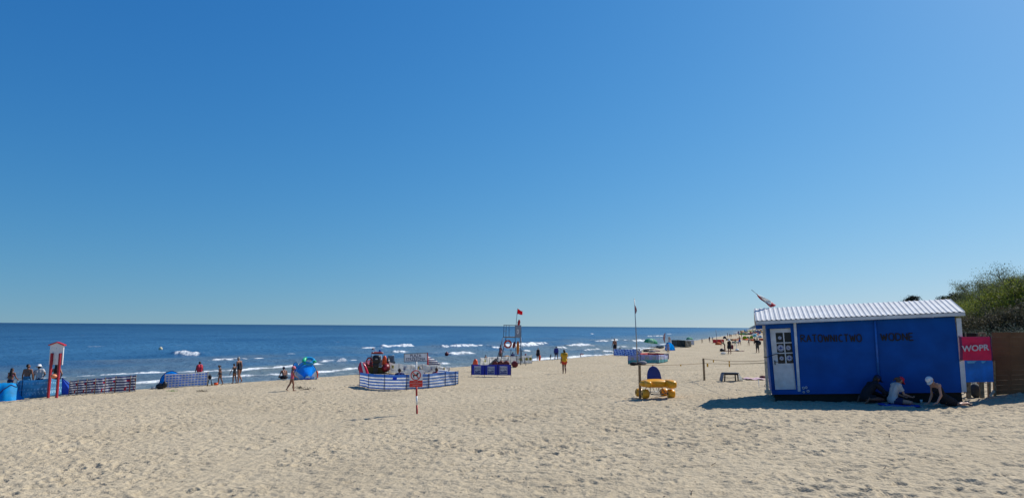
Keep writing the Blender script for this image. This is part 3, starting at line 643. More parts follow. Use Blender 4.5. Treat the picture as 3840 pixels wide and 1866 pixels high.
for uu in (u0+.01, HL-.01): b.add([(uu, .0, WT-.02), (uu, DEP, WT-.02), (uu, 1.12, rz_-.05)], [(0, 1, 2)])
b.build('roof_boarding', HB, hut)
b = MB(); a = hl(2980, 1210); c = hl(2997, 1466); b.add([], []); b.beam((a[0], -.018, a[1]), (c[0], -.018, c[1]), .078, .03, up=(0, 1, 0))
b.build('corner_trim', HW, hut)
b = MB(); a = hl(3594, 1192); c = hl(3615, 1468); b.beam((a[0], -.018, a[1]), (c[0], -.018, c[1]), .125, .03, up=(0, 1, 0)); b.build('corner_trim', HW, hut)
b = MB(); a = hl(3280, 1203); c = hl(3294, 1410); b.tube([(a[0], -.045, a[1]), (c[0], -.045, c[1])], .032, 10); b.build('downpipe', HB2, hut)
b = MB(); a = hl(2865, 1231, -.22); c = hl(2878, 1462, -.22); b.beam((a[0], -.22, a[1]+.1), (c[0], -.22, c[1]), .085, .085, up=(0, 1, 0)); b.box((c[0]+.01, -.22, c[1]-.04), (.20, .22, .09)); b.box((c[0]+.03, -.22, c[1]-.10), (.14, .16, .06))
b.build('porch_post', LWOOD, hut)
for vv0 in (.16, 1.15, 2.15):
    b = MB(); b.box(((u0+HL)/2+.02, vv0, -.16), (HL-u0-.12, .14, .32)); b.build('gap_blocker_beam', M('gap_shade_timber', (.025, .02, .016), .9), hut)  # added dark beams that block the lit sand showing under the floor
# door
da = hl(2892, 1231, -.0); dbn = hl(2903, 1458, -.0); dc = hl(2974, 1229, -.0); du0 = (da[0]+dbn[0])/2; du1 = dc[0]+.03; dz0 = z18+.01; dz1 = zl-.01; vv_ = .045
b = MB(); gx0 = hl(2913, 1300)[0]; gx1 = hl(2974, 1300)[0]-.01; gz0 = hl(2940, 1362)[1]; gz1 = hl(2940, 1246)[1]; gm = (gx0+gx1)/2
b.box(((du0+du1)/2, vv_+.03, (dz0+gz0)/2), (du1-du0, .04, gz0-dz0)); b.box(((du0+du1)/2, vv_+.03, (dz1+gz1)/2), (du1-du0, .04, dz1-gz1)); b.box(((du0+gx0)/2, vv_+.03, (gz0+gz1)/2), (gx0-du0, .04, gz1-gz0)); b.box(((du1+gx1)/2, vv_+.03, (gz0+gz1)/2), (du1-gx1, .04, gz1-gz0))
b.box((gm, vv_+.024, (gz0+gz1)/2), (.035, .036, gz1-gz0)); ph = (gz1-gz0)/3
for k in (1, 2): b.box((gm, vv_+.021, gz0+ph*k), (gx1-gx0, .034, .035))
b.box(((du0+du1)/2, vv_+.004, (dz0+gz0)/2), (du1-du0-.22, .014, gz0-dz0-.20))
door = b.build('door', HW, hut, bev=.004)
pb_ = MB(); pb_.box((gm, vv_+.045, (gz0+gz1)/2), (gx1-gx0, .006, gz1-gz0)); pb_.build('door_glass', GLASS, door)
SB = M('sticker_blue', (.02, .05, .25), .5)
for ci, cj, r_, kind in ((0, 2, .055, 0), (0, 1, .105, 1), (1, 1, .075, 2), (0, 0, .065, 0), (1, 0, .088, 1)):
    cx = gm+(-.125 if ci == 0 else .118)*((gx1-gx0)/.5); cz = gz0+ph*(cj+.5); X, Z = Vector((1, 0, 0)), Vector((0, 0, 1)); b = MB()
    disk(b, (cx, vv_+.036, cz), X, Z, r_, 0); disk(b, (cx, vv_+.033, cz), X, Z, r_*.86, 1); disk(b, (cx, vv_+.030, cz), X, Z, r_*.74, 0)
    if kind == 1: b.box((cx, vv_+.026, cz), (r_*.32, .004, r_*1.05), 1); b.box((cx, vv_+.0255, cz), (r_*1.05, .004, r_*.32), 1)
    elif kind == 0: b.box((cx, vv_+.026, cz), (r_*.3, .004, r_*.7), 1); disk(b, (cx, vv_+.0255, cz+.1*r_), X, Z, r_*.28, 1)
    else: b.prism([(cx-.6*r_, vv_+.026, cz+.1*r_), (cx-.1*r_, vv_+.026, cz-.2*r_), (cx+.5*r_, vv_+.026, cz-.4*r_), (cx+.3*r_, vv_+.026, cz+.1*r_), (cx-.2*r_, vv_+.026, cz+.35*r_)], (0, .003, 0), 1)
    b.build('sticker', [M('sticker_white', (.55, .57, .62), .5), SB], door)
b = MB(); b.box((du0+.06, vv_-.005, 1.0), (.03, .02, .14)); b.tube([(du0+.06, vv_-.03, 1.02), (du0+.16, vv_-.03, 1.02)], .009, 6); b.build('handle', BLACK, door)
pz = hl(2870, 1337, -.22); b = MB(); b.tube([(pz[0]-.05, -.27, pz[1]), (pz[0]+.05, -.27, pz[1]-.01), (pz[0]+.12, -.2, pz[1]+.015), (du0+.1, .0, pz[1]+.07), (du0+.2, .02, pz[1]+.07)], .012, 6); b.build('latch_cord', BLACK, hut)
b = MB()
for (qx, qy, r_) in ((3012.5, 1453, .045), (3023, 1451.5, .04), (3014, 1468, .035), (3030, 1465, .045)):
    c = hl(qx, qy); b.torus((c[0], -.03, c[1]), r_*.7, r_*.3, 'Y', 14, 6)
b.build('hook_ring', M('white_rings', (.5, .52, .6), .5), hut)
# the words on the wall, nailed from dark strips
ST = {'R': [((0, 0), (0, 1)), ((0, 1), (.62, .92)), ((.62, .92), (.6, .6)), ((.6, .6), (0, .5)), ((.15, .5), (.75, 0))],
      'A': [((0, 0), (.35, 1)), ((.35, 1), (.72, 0)), ((.15, .38), (.58, .38))], 'T': [((0, 1), (.7, 1)), ((.35, 1), (.35, 0))],
      'O': [((.15, .05), (.0, .3)), ((0, .3), (0, .75)), ((0, .75), (.2, 1)), ((.2, 1), (.55, 1)), ((.55, 1), (.7, .72)), ((.7, .72), (.68, .25)), ((.68, .25), (.5, .0)), ((.5, 0), (.15, .05))],
      'W': [((0, 1), (.2, 0)), ((.2, 0), (.42, .8)), ((.42, .8), (.64, 0)), ((.64, 0), (.86, 1))], 'N': [((0, 0), (0, 1)), ((0, 1), (.6, 0)), ((.6, 0), (.6, 1))],
      'I': [((.1, 0), (.1, 1))], 'C': [((.62, .9), (.35, 1)), ((.35, 1), (.05, .75)), ((.05, .75), (.02, .3)), ((.02, .3), (.3, 0)), ((.3, 0), (.62, .1))],
      'D': [((0, 0), (0, 1)), ((0, 1), (.45, .95)), ((.45, .95), (.68, .6)), ((.68, .6), (.6, .15)), ((.6, .15), (0, 0))], 'E': [((0, 0), (0, 1)), ((0, 1), (.55, 1)), ((0, .5), (.45, .5)), ((0, 0), (.55, 0))]}
WDT = {'R': .72, 'A': .72, 'T': .7, 'O': .7, 'W': .86, 'N': .6, 'I': .2, 'C': .62, 'D': .68, 'E': .55}
for word, xa, xb, yt, yb_ in (('RATOWNICTWO', 3003, 3229, 1255, 1281), ('WODNE', 3303, 3423, 1250, 1276)):
    ca = hl(xa, (yt+yb_)/2); cb = hl(xb, (yt+yb_)/2-1.5); hgt = abs(hl(xa, yt)[1]-hl(xa, yb_)[1])
    tot = sum(WDT[c] for c in word)+.27*(len(word)-1); sc = (cb[0]-ca[0])/tot; x = ca[0]; b = MB(); dsl = (cb[1]-ca[1])/(cb[0]-ca[0])
    for c in word:
        zb_ = ca[1]-hgt/2+(x-ca[0])*dsl
        for i, ((p, q), (r_, s_)) in enumerate(ST[c]):
            b.beam((x+p*sc, -.018-.0015*i, zb_+q*hgt), (x+r_*sc, -.018-.0015*i, zb_+s_*hgt), .034, .012, up=(0, 1, 0))
        x += (WDT[c]+.27)*sc
    b.build('lettering', LETB, hut)
print('hut', fl, fr, HL, WT, ez, rz_, 'ground under left', gz(fl.x, fl.y), 'right', gz(fr.x, fr.y), 'want', fl.z-.13)
# flag on the roof
t = thing('flag', 'narrow white and red flag drooping from a thin leaning pole above the hut roof', 'flag', at(2866, 1124, 22.9))
o = t.location.copy(); p0 = at(2818, 1086, 22.9)-o; p1 = at(2922, 1168, 22.9)-o
MB().tube([p0, p1], .009, 6).build('flag_pole', GREY, t)
b = MB(); A_ = [at(x, y, 22.86)-o for x, y in ((2836, 1099), (2853, 1107), (2872, 1119), (2889, 1126), (2911, 1144))]; B_ = [at(x, y, 22.82)-o for x, y in ((2838, 1106), (2851, 1120), (2866, 1133), (2880, 1144), (2893, 1152))]
def ff(u, v):
    i = min(3, int(u*4)); f = u*4-i; a = A_[i].lerp(A_[i+1], f); c = B_[i].lerp(B_[i+1], f); return a.lerp(c, v)+Vector((0, .05*math.sin(v*6+u*9), 0))
b.grid(ff, 12, 5, lambda i, j: 1 if (i > 9 or (i < 6 and j > 2) or (j == 4)) else 0); b.build('flag_cloth', [CLW, REDC], t, solid=.003)
# ---------------------------------------------------------------- fence, banner and board to the right of the hut
def framepts(cs, Y): return [at(x, y, Y) for x, y in cs]
FC = G(3732, 1480); print('fence', FC)
t = thing('board_fence', 'brown fence of wide horizontal boards running off to the right behind the hut', 'fence', FC); fy = 20.4
p = at(3729, 1480, fy)-FC; q = at(4060, 1462, fy-1.3)-FC; tp = at(3719, 1245, fy)-FC; tq = at(4060, 1243, fy-1.3)-FC
nb_ = 13
for i in range(nb_):
    a, c = i/nb_, (i+1)/nb_-.002; b = MB(); jx = random.uniform(-.02, .02); n_ = Vector((.25, .97, 0))*.028
    for s0, s1 in ((0, .215+jx), (.217+jx, .62), (.622, 1)):
        P = [p.lerp(q, s0).lerp(tp.lerp(tq, s0), a), p.lerp(q, s1).lerp(tp.lerp(tq, s1), a), p.lerp(q, s1).lerp(tp.lerp(tq, s1), c), p.lerp(q, s0).lerp(tp.lerp(tq, s0), c)]
        b.prism(P, n_)
    b.build('board', BROWN, t)
for s_ in (.215, .62): b = MB(); b.beam(p.lerp(q, s_)+Vector((0, .08, -.1)), tp.lerp(tq, s_)+Vector((0, .08, 0)), .08); b.build('fence_post', BROWN, t)
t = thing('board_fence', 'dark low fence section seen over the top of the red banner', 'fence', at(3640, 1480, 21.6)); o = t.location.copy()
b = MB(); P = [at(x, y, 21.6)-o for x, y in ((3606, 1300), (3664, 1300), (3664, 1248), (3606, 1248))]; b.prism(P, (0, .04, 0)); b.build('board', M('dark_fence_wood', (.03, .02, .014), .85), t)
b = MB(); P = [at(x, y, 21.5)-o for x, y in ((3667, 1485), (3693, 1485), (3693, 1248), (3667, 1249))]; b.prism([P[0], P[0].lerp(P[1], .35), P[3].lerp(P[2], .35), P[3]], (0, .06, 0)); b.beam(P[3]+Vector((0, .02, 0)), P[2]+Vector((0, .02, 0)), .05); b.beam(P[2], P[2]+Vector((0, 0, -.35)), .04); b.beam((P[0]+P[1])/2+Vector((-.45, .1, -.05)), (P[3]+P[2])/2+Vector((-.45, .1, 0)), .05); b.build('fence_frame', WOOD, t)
bt = thing('banner', 'red cloth banner reading WOPR hung between the hut corner and the brown fence', 'banner', at(3658, 1350, 19.9)); o = bt.location.copy()
C4 = [at(x, y, 19.9)-o for x, y in ((3600, 1350), (3723, 1350), (3717, 1261), (3596, 1262))]
BRED = M('banner_red', (.80, .025, .10), .7, .10, 3, tr=.12, bump=.2, bs=6); BMAR = M('banner_maroon_edge', (.16, .03, .09), .7)
def bf(u, v):
    p = C4[0].lerp(C4[1], u).lerp(C4[3].lerp(C4[2], u), v); return p+Vector((0, -.02*math.sin(u*8+v*3)*math.sin(math.pi*v), -.03*math.sin(math.pi*u)*v*(1-v)))
b = MB(); b.grid(bf, 24, 14, lambda i, j: 1 if i < 2 or i > 22 else 0); b.build('cloth', [BRED, BMAR], bt, solid=.004)
lettering('WOPR', M('banner_letters', (.60, .52, .54), .7), bt, at(3658, 1305, 19.84)-o, .235, X=at(3700, 1302, 19.84)-at(3620, 1307, 19.84), sx=1.12, off=.03)
for c in C4: b = MB(); b.torus(c+Vector((0, -.01, 0)), .025, .006, 'Y', 10, 6); b.build('tie_ring', BLACK, bt)
t = thing('notice_board', 'bright blue board on weathered posts below the red banner', 'board', at(3672, 1488, 20.25)); o = t.location.copy()
b = MB(); P = [at(x, y, 20.25)-o for x, y in ((3624, 1432), (3727, 1430), (3722, 1346), (3618, 1347))]; b.prism(P, (0, .02, 0)); b.build('board', M('board_blue', (.005, .20, .68), .45, .2, 3), t)
b = MB()
for x0, x1 in ((3629, 3662), (3682, 3698)):
    P = [at(x, y, 20.235)-o for x, y in ((x0, 1361), (x1-8, 1360), (x1, 1352), (x0-3, 1353))]; b.prism(P, (0, .01, 0))
b.build('bright_strip', M('board_light_blue', (.08, .50, .95), .4), t)
for x0, x1, w_ in ((3633, 3628, 14), (3683, 3677, 14), (3710, 3706, 9), (3731, 3726, 7)):
    b = MB(); b.beam(at(x0, 1492, 20.3)-o, at(x1, 1350, 20.3)-o, w_*20.3/F, .06, up=(0, 1, 0)); b.build('post', WOOD, t)
b = MB(); b.beam(at(3712, 1485, 20.1)-o, at(3728, 1464, 20.2)-o, .07, .03, up=(0, 1, 0)); b.build('brace', LWOOD, t)
b = MB(); c = at(3659, 1482, 20.7); b.ball((0, 0, .15), .30, sc=(.55, .4, .75)); q = b.build('covered_bundle', M('grey_tarp', (.05, .055, .06), .7, .2), None, sub=0); q.location = c; tag(q, 'dark grey rounded bundle standing in the gap under the blue board', 'bundle')
# ---------------------------------------------------------------- three people in the shade of the hut
NOV = .010
t, J, off = person('person in dark hooded top and cap kneeling hunched over in the hut shade', 3246, 1513, H=1.74, yaw=-84, vox=NOV, heavy=1.15, skin=DSKIN, group='people sitting in the hut shade',
    pose=dict(sp=(22, 0), sp2=(46, 0), hd=(38, 0), ua=((28, 10), (40, 14)), fa=((70, -20), (82, -10)), th=((88, 16), (84, 14)), sh=((-92, 4), (-92, 4)), curl=50),
    wear=[('hooded_top', BLKC, LSLV+[('neck', 0, 1, .016)]), ('shorts', BLKC, TRUNKS)], hair=('bob', HAIRD), hat=('cap', DBLU))
t, J, off = person('person in white t-shirt and red cap sitting cross-legged on a blue mat', 3350, 1516, H=1.62, yaw=-86, vox=NOV, fem=True, skin=SKIN, group='people sitting in the hut shade',
    pose=dict(sp=(6, 0), sp2=(22, 0), hd=(48, 0), ua=((20, 6), (24, 8)), fa=((68, -12), (72, -10)), th=((88, 42), (86, 46)), sh=((75, -66), (66, -62)), curl=45),
    wear=[('tshirt', CLW, SHIRT+[('pelv', 0, 1, .020)]), ('shorts', DBLU, TRUNKS)], hair=('pony', HAIRB), hat=('cap', M('red_cap_cloth', (.62, .02, .05), .7)))
t, J, off = person('person in white cap and black swimsuit propped on straight arms in the hut shade', H=1.68, loc=Vector(((3518-CX)/F*19.25, 19.25, gz((3518-CX)/F*19.25, 19.25))), yaw=96, vox=NOV, fem=True, heavy=1.1, skin=SKIN, group='people sitting in the hut shade', sink=.03,
    pose=dict(sp=(42, 4), sp2=(26, 8), hd=(52, 0), turn=28, ua=((4, 16), (-4, 10)), fa=((34, 2), (30, -4)), th=((-70, -6), (-82, 34)), sh=((-94, -20), (-93, 48)), curl=20, hand=((80, 5), (85, 0))),
    wear=[('swimsuit', BLKC, SWIM), ('wrap_skirt', BLKC, [('pelv', 0, 1, .014), ('th', 0, .6, .02)])], hair=('bob', HAIRB), hat=('cap', M('white_cap_cloth', (.78, .78, .78), .7)))
c = G(3372, 1519); b = MB(); b.grid(lambda u, v: ((u-.5)*1.05, (v-.5)*.7, .012+.012*math.sin(u*11)*math.sin(v*9)), 16, 10); q = b.build('beach_mat', ROYAL, None, solid=.01); q.location = (c.x, c.y, gz(c.x, c.y)); q.rotation_euler = (0, 0, R(-8)); tag(q, 'blue beach mat under the person in the white t-shirt', 'mat')
c = G(3455, 1509); b = MB(); b.lathe((0, 0, 0), [(.001, 0), (.028, 0), (.036, .09), (.033, .09), (.026, .006), (.001, .006)], 14); q = b.build('paper_cup', WHITE, None); q.location = c; tag(q, 'small white cup standing in front of the person in the white cap', 'cup')
# ---------------------------------------------------------------- rope barrier
def wpost(label, px, py, pt, wpx, lean=0):
    g = G(px, py); h = (py-pt)*mpp(g); w_ = wpx*mpp(g); b = MB(); b.beam((0, 0, -.3), (lean, 0, h), w_, w_*.9, up=(0, 1, 0)); q = b.build('wooden_post', WOOD, None, bev=.006); q.location = g
    tag(q, label, 'post', 'posts of the rope barrier'); return g, h
gA, hA = wpost('tall square wooden post beside the yellow beach wheelchair', 2401, 1494, 1371, 8.5, -.01)
gB, hB = wpost('thinner grey wooden post standing alone left of the hut door', 2642, 1424, 1345, 6.5, -.03)
hp_w = HM @ Vector((pz[0], -.27, hl(2874, 1359, -.22)[1])); t1 = Vector((gA.x, gA.y, gA.z+hA-.01)); t2 = Vector((gB.x-.02, gB.y, gB.z+hB-.22)); t3 = Vector((gB.x-.02, gB.y, gB.z+hB-.01))
def rope(pts, sag, nm, lb):
    b = MB(); P = []
    for a, c in zip(pts[:-1], pts[1:]):
        for i in range(13 if c is pts[-1] else 12): f = i/12; P.append(a.lerp(c, f)-Vector((0, 0, sag*4*f*(1-f))))
    b.tube([p-pts[0] for p in P], .010, 6); q = b.build(nm, M('hemp_rope', (.26, .17, .09), .9), None); q.location = pts[0]; tag(q, lb, 'rope', 'ropes of the barrier'); return P
P1 = rope([t1, t2, hp_w], .03, 'rope', 'long rope tied from the tall post to the hut porch')
hp2 = at(2898, 1347.5, 25.2); P2 = rope([t3, hp2], .09, 'rope', 'upper rope from the top of the grey post to the back of the hut')
def tagon(P, px, lb, h=.11, w_=.05):
    best = min(P, key=lambda p: abs((CM.inverted() @ p).x/-(CM.inverted() @ p).z*F+CX-px)); b = MB(); b.box((0, -.012, -h/2), (w_, .006, h)); b.box((0, -.012, 0), (w_*.7, .022, .02)); q = b.build('marker_tag', YELC, None); q.location = best; tag(q, lb, 'tag', 'yellow tags on the barrier ropes')
tagon(P1, 2450, 'yellow tag hanging in front of the blue wheelchair backrest'); tagon(P1, 2548, 'short yellow tag midway between the two posts', .06); tagon(P1, 2651, 'large yellow tag on the lower rope just right of the grey post', .15, .07)
tagon(P1, 2743, 'yellow tag on the lower rope above the black table frame', .12); tagon(P2, 2675, 'yellow tag on the upper rope nearest to the grey post'); tagon(P2, 2741, 'yellow tag on the upper rope above the other tag', .09)
# ---------------------------------------------------------------- beach wheelchair
g = G(2465, 1492); wc = thing('beach_wheelchair', 'yellow floating beach wheelchair with tall blue backrest on balloon wheels', 'wheelchair', g, R(8)); m = mpp(g)
def lx(x): return (x-2465)*m
def lz(y): return (1492-y)*m
def sbox(b, c, d, e=.5, mi=0, n=16, mm=10, bend=0):
    vs = []; sg = lambda v, p: math.copysign(abs(v)**p, v)
    for i in range(mm+1):
        t_ = -math.pi/2+math.pi*i/mm
        for k in range(n):
            a = 2*math.pi*k/n; x, y, z = sg(math.cos(t_), e)*sg(math.cos(a), e)*d[0]/2, sg(math.cos(t_), e)*sg(math.sin(a), e)*d[1]/2, sg(math.sin(t_), e)*d[2]/2
            vs.append((c[0]+x, c[1]+y, c[2]+z+bend*x*x))
    return b.add(vs, [(i*n+k, i*n+(k+1) % n, (i+1)*n+(k+1) % n, (i+1)*n+k) for i in range(mm) for k in range(n)], mi, True)
b = MB(); sbox(b, (-.03, .12, lz(1438.5)), (1.16, .66, .30), .75, bend=-.06); b.build('seat_float', YEL, wc)
for s_, yy, ww in ((-1, .0, .22), (1, -.16, .33)): b = MB(); sbox(b, (s_*(.40 if s_ < 0 else .41), yy, lz(1439)), (ww, .80, .30 if s_ > 0 else .24), .6); b.build('arm_float', YEL, wc)
b = MB(); n = 24; pr = []
for k in range(n+1): a = math.pi*k/n; pr.append((math.cos(a)*.265, math.sin(a)**.9*.44-.02))
P = [(x, .22+.18*(z+.25), z+lz(1421)) for x, z in pr]+[(-.265, .22, lz(1432)), (.265, .22, lz(1432))]
b.prism(P, (0, .05, 0)); b.build('backrest', M('wheelchair_blue', (.025, .05, .22), .6, .1), wc, bev=.015)
for s_ in (-1, 1):
    for yy, r_ in ((-.12, .165), (.55, .15)):
        b = MB(); wx = lx(2415) if s_ < 0 else lx(2513); b.lathe((wx, yy, r_), [(.03, -.115), (r_*.75, -.12), (r_*.95, -.09), (r_, -.03), (r_, .03), (r_*.95, .09), (r_*.75, .12), (.03, .115)], 20, 0, axis='X'); w_ = b.build('wheel', YEL, wc)
        b = MB(); b.lathe((wx, yy, r_), [(.001, -.125), (.05, -.128), (.05, .128), (.001, .125)], 12, 0, axis='X'); b.build('hub', BLACK, w_)
b = MB(); za = .17
for s_ in (-1, 1): b.tube([(s_*.28, -.1, za), (s_*.28, -.05, za+.02), (s_*.22, .1, lz(1455)), (s_*.22, .5, lz(1455)), (s_*.28, .55, za)], .014, 8)
b.tube([(-.5, -.12, za), (.5, -.12, za)], .014, 8); b.tube([(-.5, .55, za), (.5, .55, za)], .014, 8); b.tube([(-.24, 0, za-.03), (-.1, -.02, za-.05), (.1, -.02, za-.05), (.24, 0, za-.03)], .012, 8)
for x in (-.12, 0, .12): b.tube([(x, .1, lz(1455)), (x+.03, .02, lz(1470))], .008, 6)
b.build('frame', GREY, wc)
# ---------------------------------------------------------------- things lying left of the hut
g = G(2743, 1429); t = thing('folding_table', 'small black framed folding table tipped over with pale cloth hanging down its sides', 'table', g); m = mpp(g); wd, hh = 50*m, 29*m
b = MB()
for yy in (0, .34):
    b.beam((-wd/2, yy, 0), (-wd/2+.02, yy, hh), .045); b.beam((wd/2, yy, 0), (wd/2-.02, yy, hh), .045); b.beam((-wd/2, yy, hh-.03), (wd/2, yy, hh-.03), .08)
for z_ in (.08, .15): b.tube([(-wd/2+.03, .3, z_), (0, .3, z_+.03), (wd/2, .3, z_+.01)], .010, 6)
b.build('frame', BLACK, t); b = MB(); b.box((0, .17, hh+.012), (wd+.02, .42, .02)); b.build('table_top', BLACK, t)
b = MB(); b.grid(lambda u, v: (wd/2+.02+u*.17+.02*math.sin(v*9), -.03+v*.45, (hh+.02)*(1-u)**.8+.01+.02*math.sin(v*14)*u), 8, 12); b.build('cloth', CLW, t, solid=.006); b = MB(); b.grid(lambda u, v: (-wd/2-.02-u*.09, -.03+v*.45, (hh+.0)*(1-u)), 6, 8); b.build('cloth', GRYC, t, solid=.006)
c = G(2830, 1421); b = MB(); b.grid(lambda u, v: ((u-.5)*.95, (v-.5)*.9, .03+.03*math.sin(u*13+v*4)*math.sin(v*7+1)), 24, 14); q = b.build('picnic_blanket', M('pale_pink_cloth', (.62, .42, .44), .85, .25, 14), None, solid=.008); q.location = c; tag(q, 'pale pink crumpled blanket on the sand beside the tipped table', 'blanket')
c = G(2860, 1417); b = MB(); b.ball((0, 0, .05), .12, sc=(1.3, .8, .6)); b.ball((.1, .02, .05), .09, sc=(1.2, .8, .6)); q = b.build('clothes_pile', M('wine_cloth', (.10, .02, .035), .85), None); q.location = c; tag(q, 'dark red clothes heap at the right end of the pink blanket', 'clothes')
g = G(2888, 1446); t = thing('folding_chair', 'grey folding chair half hidden between porch post and hut door', 'chair', g, R(15)); m = mpp(g)
b = MB(); b.box((0, 0, 44*m), (.34, .03, 15*m)); b.build('backrest', M('grey_plastic', (.16, .17, .20), .5), t, bev=.02)
b = MB(); b.box((0, -.2, .36), (.36, .36, .03)); b.build('seat', M('grey_plastic', (.16, .17, .20), .5), t, bev=.01)
for s_ in (-1, 1):
    b = MB(); b.tube([(s_*.18, -.38, 0), (s_*.18, 0, 50*m)], .011, 6); b.build('leg', GREY, t); b = MB(); b.tube([(s_*.16, .15, 0), (s_*.16, -.3, .36)], .011, 6); b.build('leg', GREY, t)
c = G(2847, 1456); b = MB(); b.tube([(0, 0, -.1), (-.01, 0, 31*mpp(c))], .011, 6); q = b.build('peg', WHITE, None); q.location = c; tag(q, 'thin white rod stuck in the sand left of the porch post', 'rod')
# ---------------------------------------------------------------- left group by the water
FISH = M('print_white', (.30, .52, .68), .8)
def shell_tent(label, px, py, wpx, hpx, mat, rz=0, dp=1.0, hoop=None, group=None, skew=0., name='beach_tent', low=None, ground=None, rows=14, stripes=None):
    g = G(px, py); m = mpp(g); w_, h_ = wpx*m, hpx*m; t = thing(name, label, 'tent', g, R(rz), group)
    def fn(u, v):
        a = math.pi*v; ph = math.pi/2*u; r = math.sin(ph)
        x = -math.cos(a)*w_/2*(.25+.75*r)+skew*h_*math.sin(a)*r*.5; y = (1-r)*w_*dp*.75*math.sin(a)**.5; z = h_*math.sin(a)**.8*(.12+.88*r)
        return (x, y-w_*.15, z-.02+.012*math.sin(v*40)*r)
    mats = [mat, low or mat]+(stripes or [])
    b = MB(); b.grid(fn, 12, rows*2, lambda i, j: (2+j % 2) if stripes else (1 if (low and (j < 4 or j > rows*2-5)) else 0)); b.build('canopy', mats, t, solid=.005)
    b = MB(); b.tube([Vector(fn(1, v/20)) for v in range(21)], .018, 6); b.build('hoop', hoop or NAVY, t)
    b = MB(); b.tube([Vector(fn(.62, v/20))+Vector((0, 0, .01)) for v in range(21)], .012, 6); b.build('hoop', hoop or NAVY, t)
    if ground: b = MB(); b.grid(lambda u, v: ((u-.5)*w_*.9, -w_*.15+v*w_*dp*.6, .015), 3, 3); b.build('floor_sheet', ground, t, solid=.006)
    return t
# big cyan tent cut by the frame: the cloth runs down to a point on its right side
g = G(-22, 1506); m = mpp(g); t = thing('beach_tent', 'bright cyan pop-up tent with dark blue hoop cut by the left picture edge', 'tent', g, 0, None)
def ct(u, v):
    x = -1.3+2.6*u; q = max(0, (x-.68)/.62); z = .84*(1-q)**1.5+.02+.03*(q > .9); a = v*math.pi/2
    return Vector((x, -.50+.62*v+.5*(1-math.cos(a))*.4+.03*math.sin(u*31+v*3)*v, z*math.sin(a)**.9+.012*math.sin(u*47+v*13)))
b = MB(); b.grid(ct, 34, 14); b.build('canopy', CYAN, t, solid=.006)
b = MB(); b.grid(lambda u, v: Vector((-1.3+2.0*u, .32+.9*v, .85*(1-v*v)+.0)), 10, 8); b.build('back_panel', CYAN, t, solid=.006)
b = MB(); b.tube([ct((1.3+.78-.55*(k/14)**1.4)/2.6, 1-k/14)+Vector((0, -.03, .01)) for k in range(15)], .022, 8); b.build('hoop', NAVY, t)
nf = lambda k, u, v: 1 if (int(v*12) in (2, 3, 5, 9) and (int(u*37+k*5+int(v*12)*3) % 5 in (0, 2))) else 0
windbreak('sea blue windbreak with faint white fish print behind the info board posts', [(58, 1498, 70), (79, 1496, 70), (182, 1488, 68), (238, 1478, 56)], nf, [SKYB, FISH], nu=30, pm=DBLU)
g = G(262, 1480); m = mpp(g); t = thing('beach_tent', 'royal blue tent wedge between the sea blue windbreak and the anchor windbreak', 'tent', g)
b = MB(); h_ = 62*m; b.grid(lambda u, v: Vector((-.34+u*.62+.28*(1-v)*u-.05*v, .25*u*(1-v)-.1, h_*v*(1-u)**1.1+.02)), 12, 12); b.grid(lambda u, v: Vector((-.39+.06*(1-v), -.1+u*.9*(1-.3*v), h_*v*(1-.4*u)+.02)), 8, 8); b.build('canopy', ROYAL, t, solid=.006)
b = MB(); b.tube([(-.36, -.1, h_), (-.10, -.12, h_*.72), (.2, -.1, h_*.35), (.58, -.05, .02)], .018, 6); b.build('hoop', NAVY, t)
def anch(k, u, v):
    j = int(v*12); c = (u*1.0)
    if abs(c-.55-.04*j) < .07 and j in (1, 2, 3): return 2
    if (abs(c-.93) < .05 and j < 9) or (abs(c-.80) < .09 and j == 8): return 2
    return 1 if j % 2 else 0
STW = M('grey_white_stripe', (.78, .78, .78), .8, .06, tr=.55)
windbreak('navy and white striped windbreak with red anchors on the far left', [(258, 1482, 52), (289, 1480, 54), (323, 1478, 55), (355, 1477, 57), (392, 1475, 58), (431, 1472, 60), (487, 1469, 60), (507, 1468, 60)], anch, [STW, M('dark_navy_stripe', (.03, .04, .17), .8, tr=.3), REDC], nu=14, pm=WOOD, sag=.03)
# info board
g = G(200, 1490); m = mpp(g); t = thing('info_board', 'white house-shaped board with red gable trim on two red posts', 'sign', g, R(-6)); X = lambda x: (x-200)*m; Z = lambda y: (1490-y)*m
tl = .055
b = MB(); b.prism([(X(x)+tl*0, -.0, Z(y)) for x, y in ((170, 1370), (224, 1371), (224, 1299), (197, 1289), (170, 1299))], (0, .05, 0)); b.build('board', WHITE, t, bev=.004)
b = MB(); b.beam((X(182), .02, Z(1299)), (X(214), .02, Z(1288)), .16, .03, up=(0, 1, 0)) if False else None
b.prism([(X(165), -.05, Z(1301)), (X(197), -.05, Z(1290)), (X(197), -.05, Z(1286.5)), (X(165), -.05, Z(1297))], (0, .16, 0)); b.prism([(X(197), -.051, Z(1290)), (X(228), -.051, Z(1301)), (X(228), -.051, Z(1297)), (X(197), -.051, Z(1286.5))], (0, .162, 0)); b.build('roof_trim', RED, t)
for xb, xt, yb in ((183, 184, 1492), (217, 217, 1488)):
    b = MB(); b.beam((X(xb), -.06, Z(yb)-.3*0-.12), (X(xt), -.06, Z(1328)), .085, .085, up=(0, 1, 0)); b.build('post', M('red_post_paint', (.36, .015, .03), .5), t)
b = MB(); b.box((X(197), -.004, Z(1311)), (.012, .01, .03)); b.build('hook', BLACK, t)
person('woman with long black hair and pink bikini behind the cyan tent', 34, 1485, H=1.62, yaw=8, fem=True, skin=TAN, pose=dict(sp=(4, 2), hd=(8, 0), turn=-25, ua=((14, 14), (20, 10)), fa=((60, -10), (60, 0))), wear=[('bikini', PINK, BIK), ('bikini_bottom', DBLU, BRIEF)], hair=('long', HAIRD))
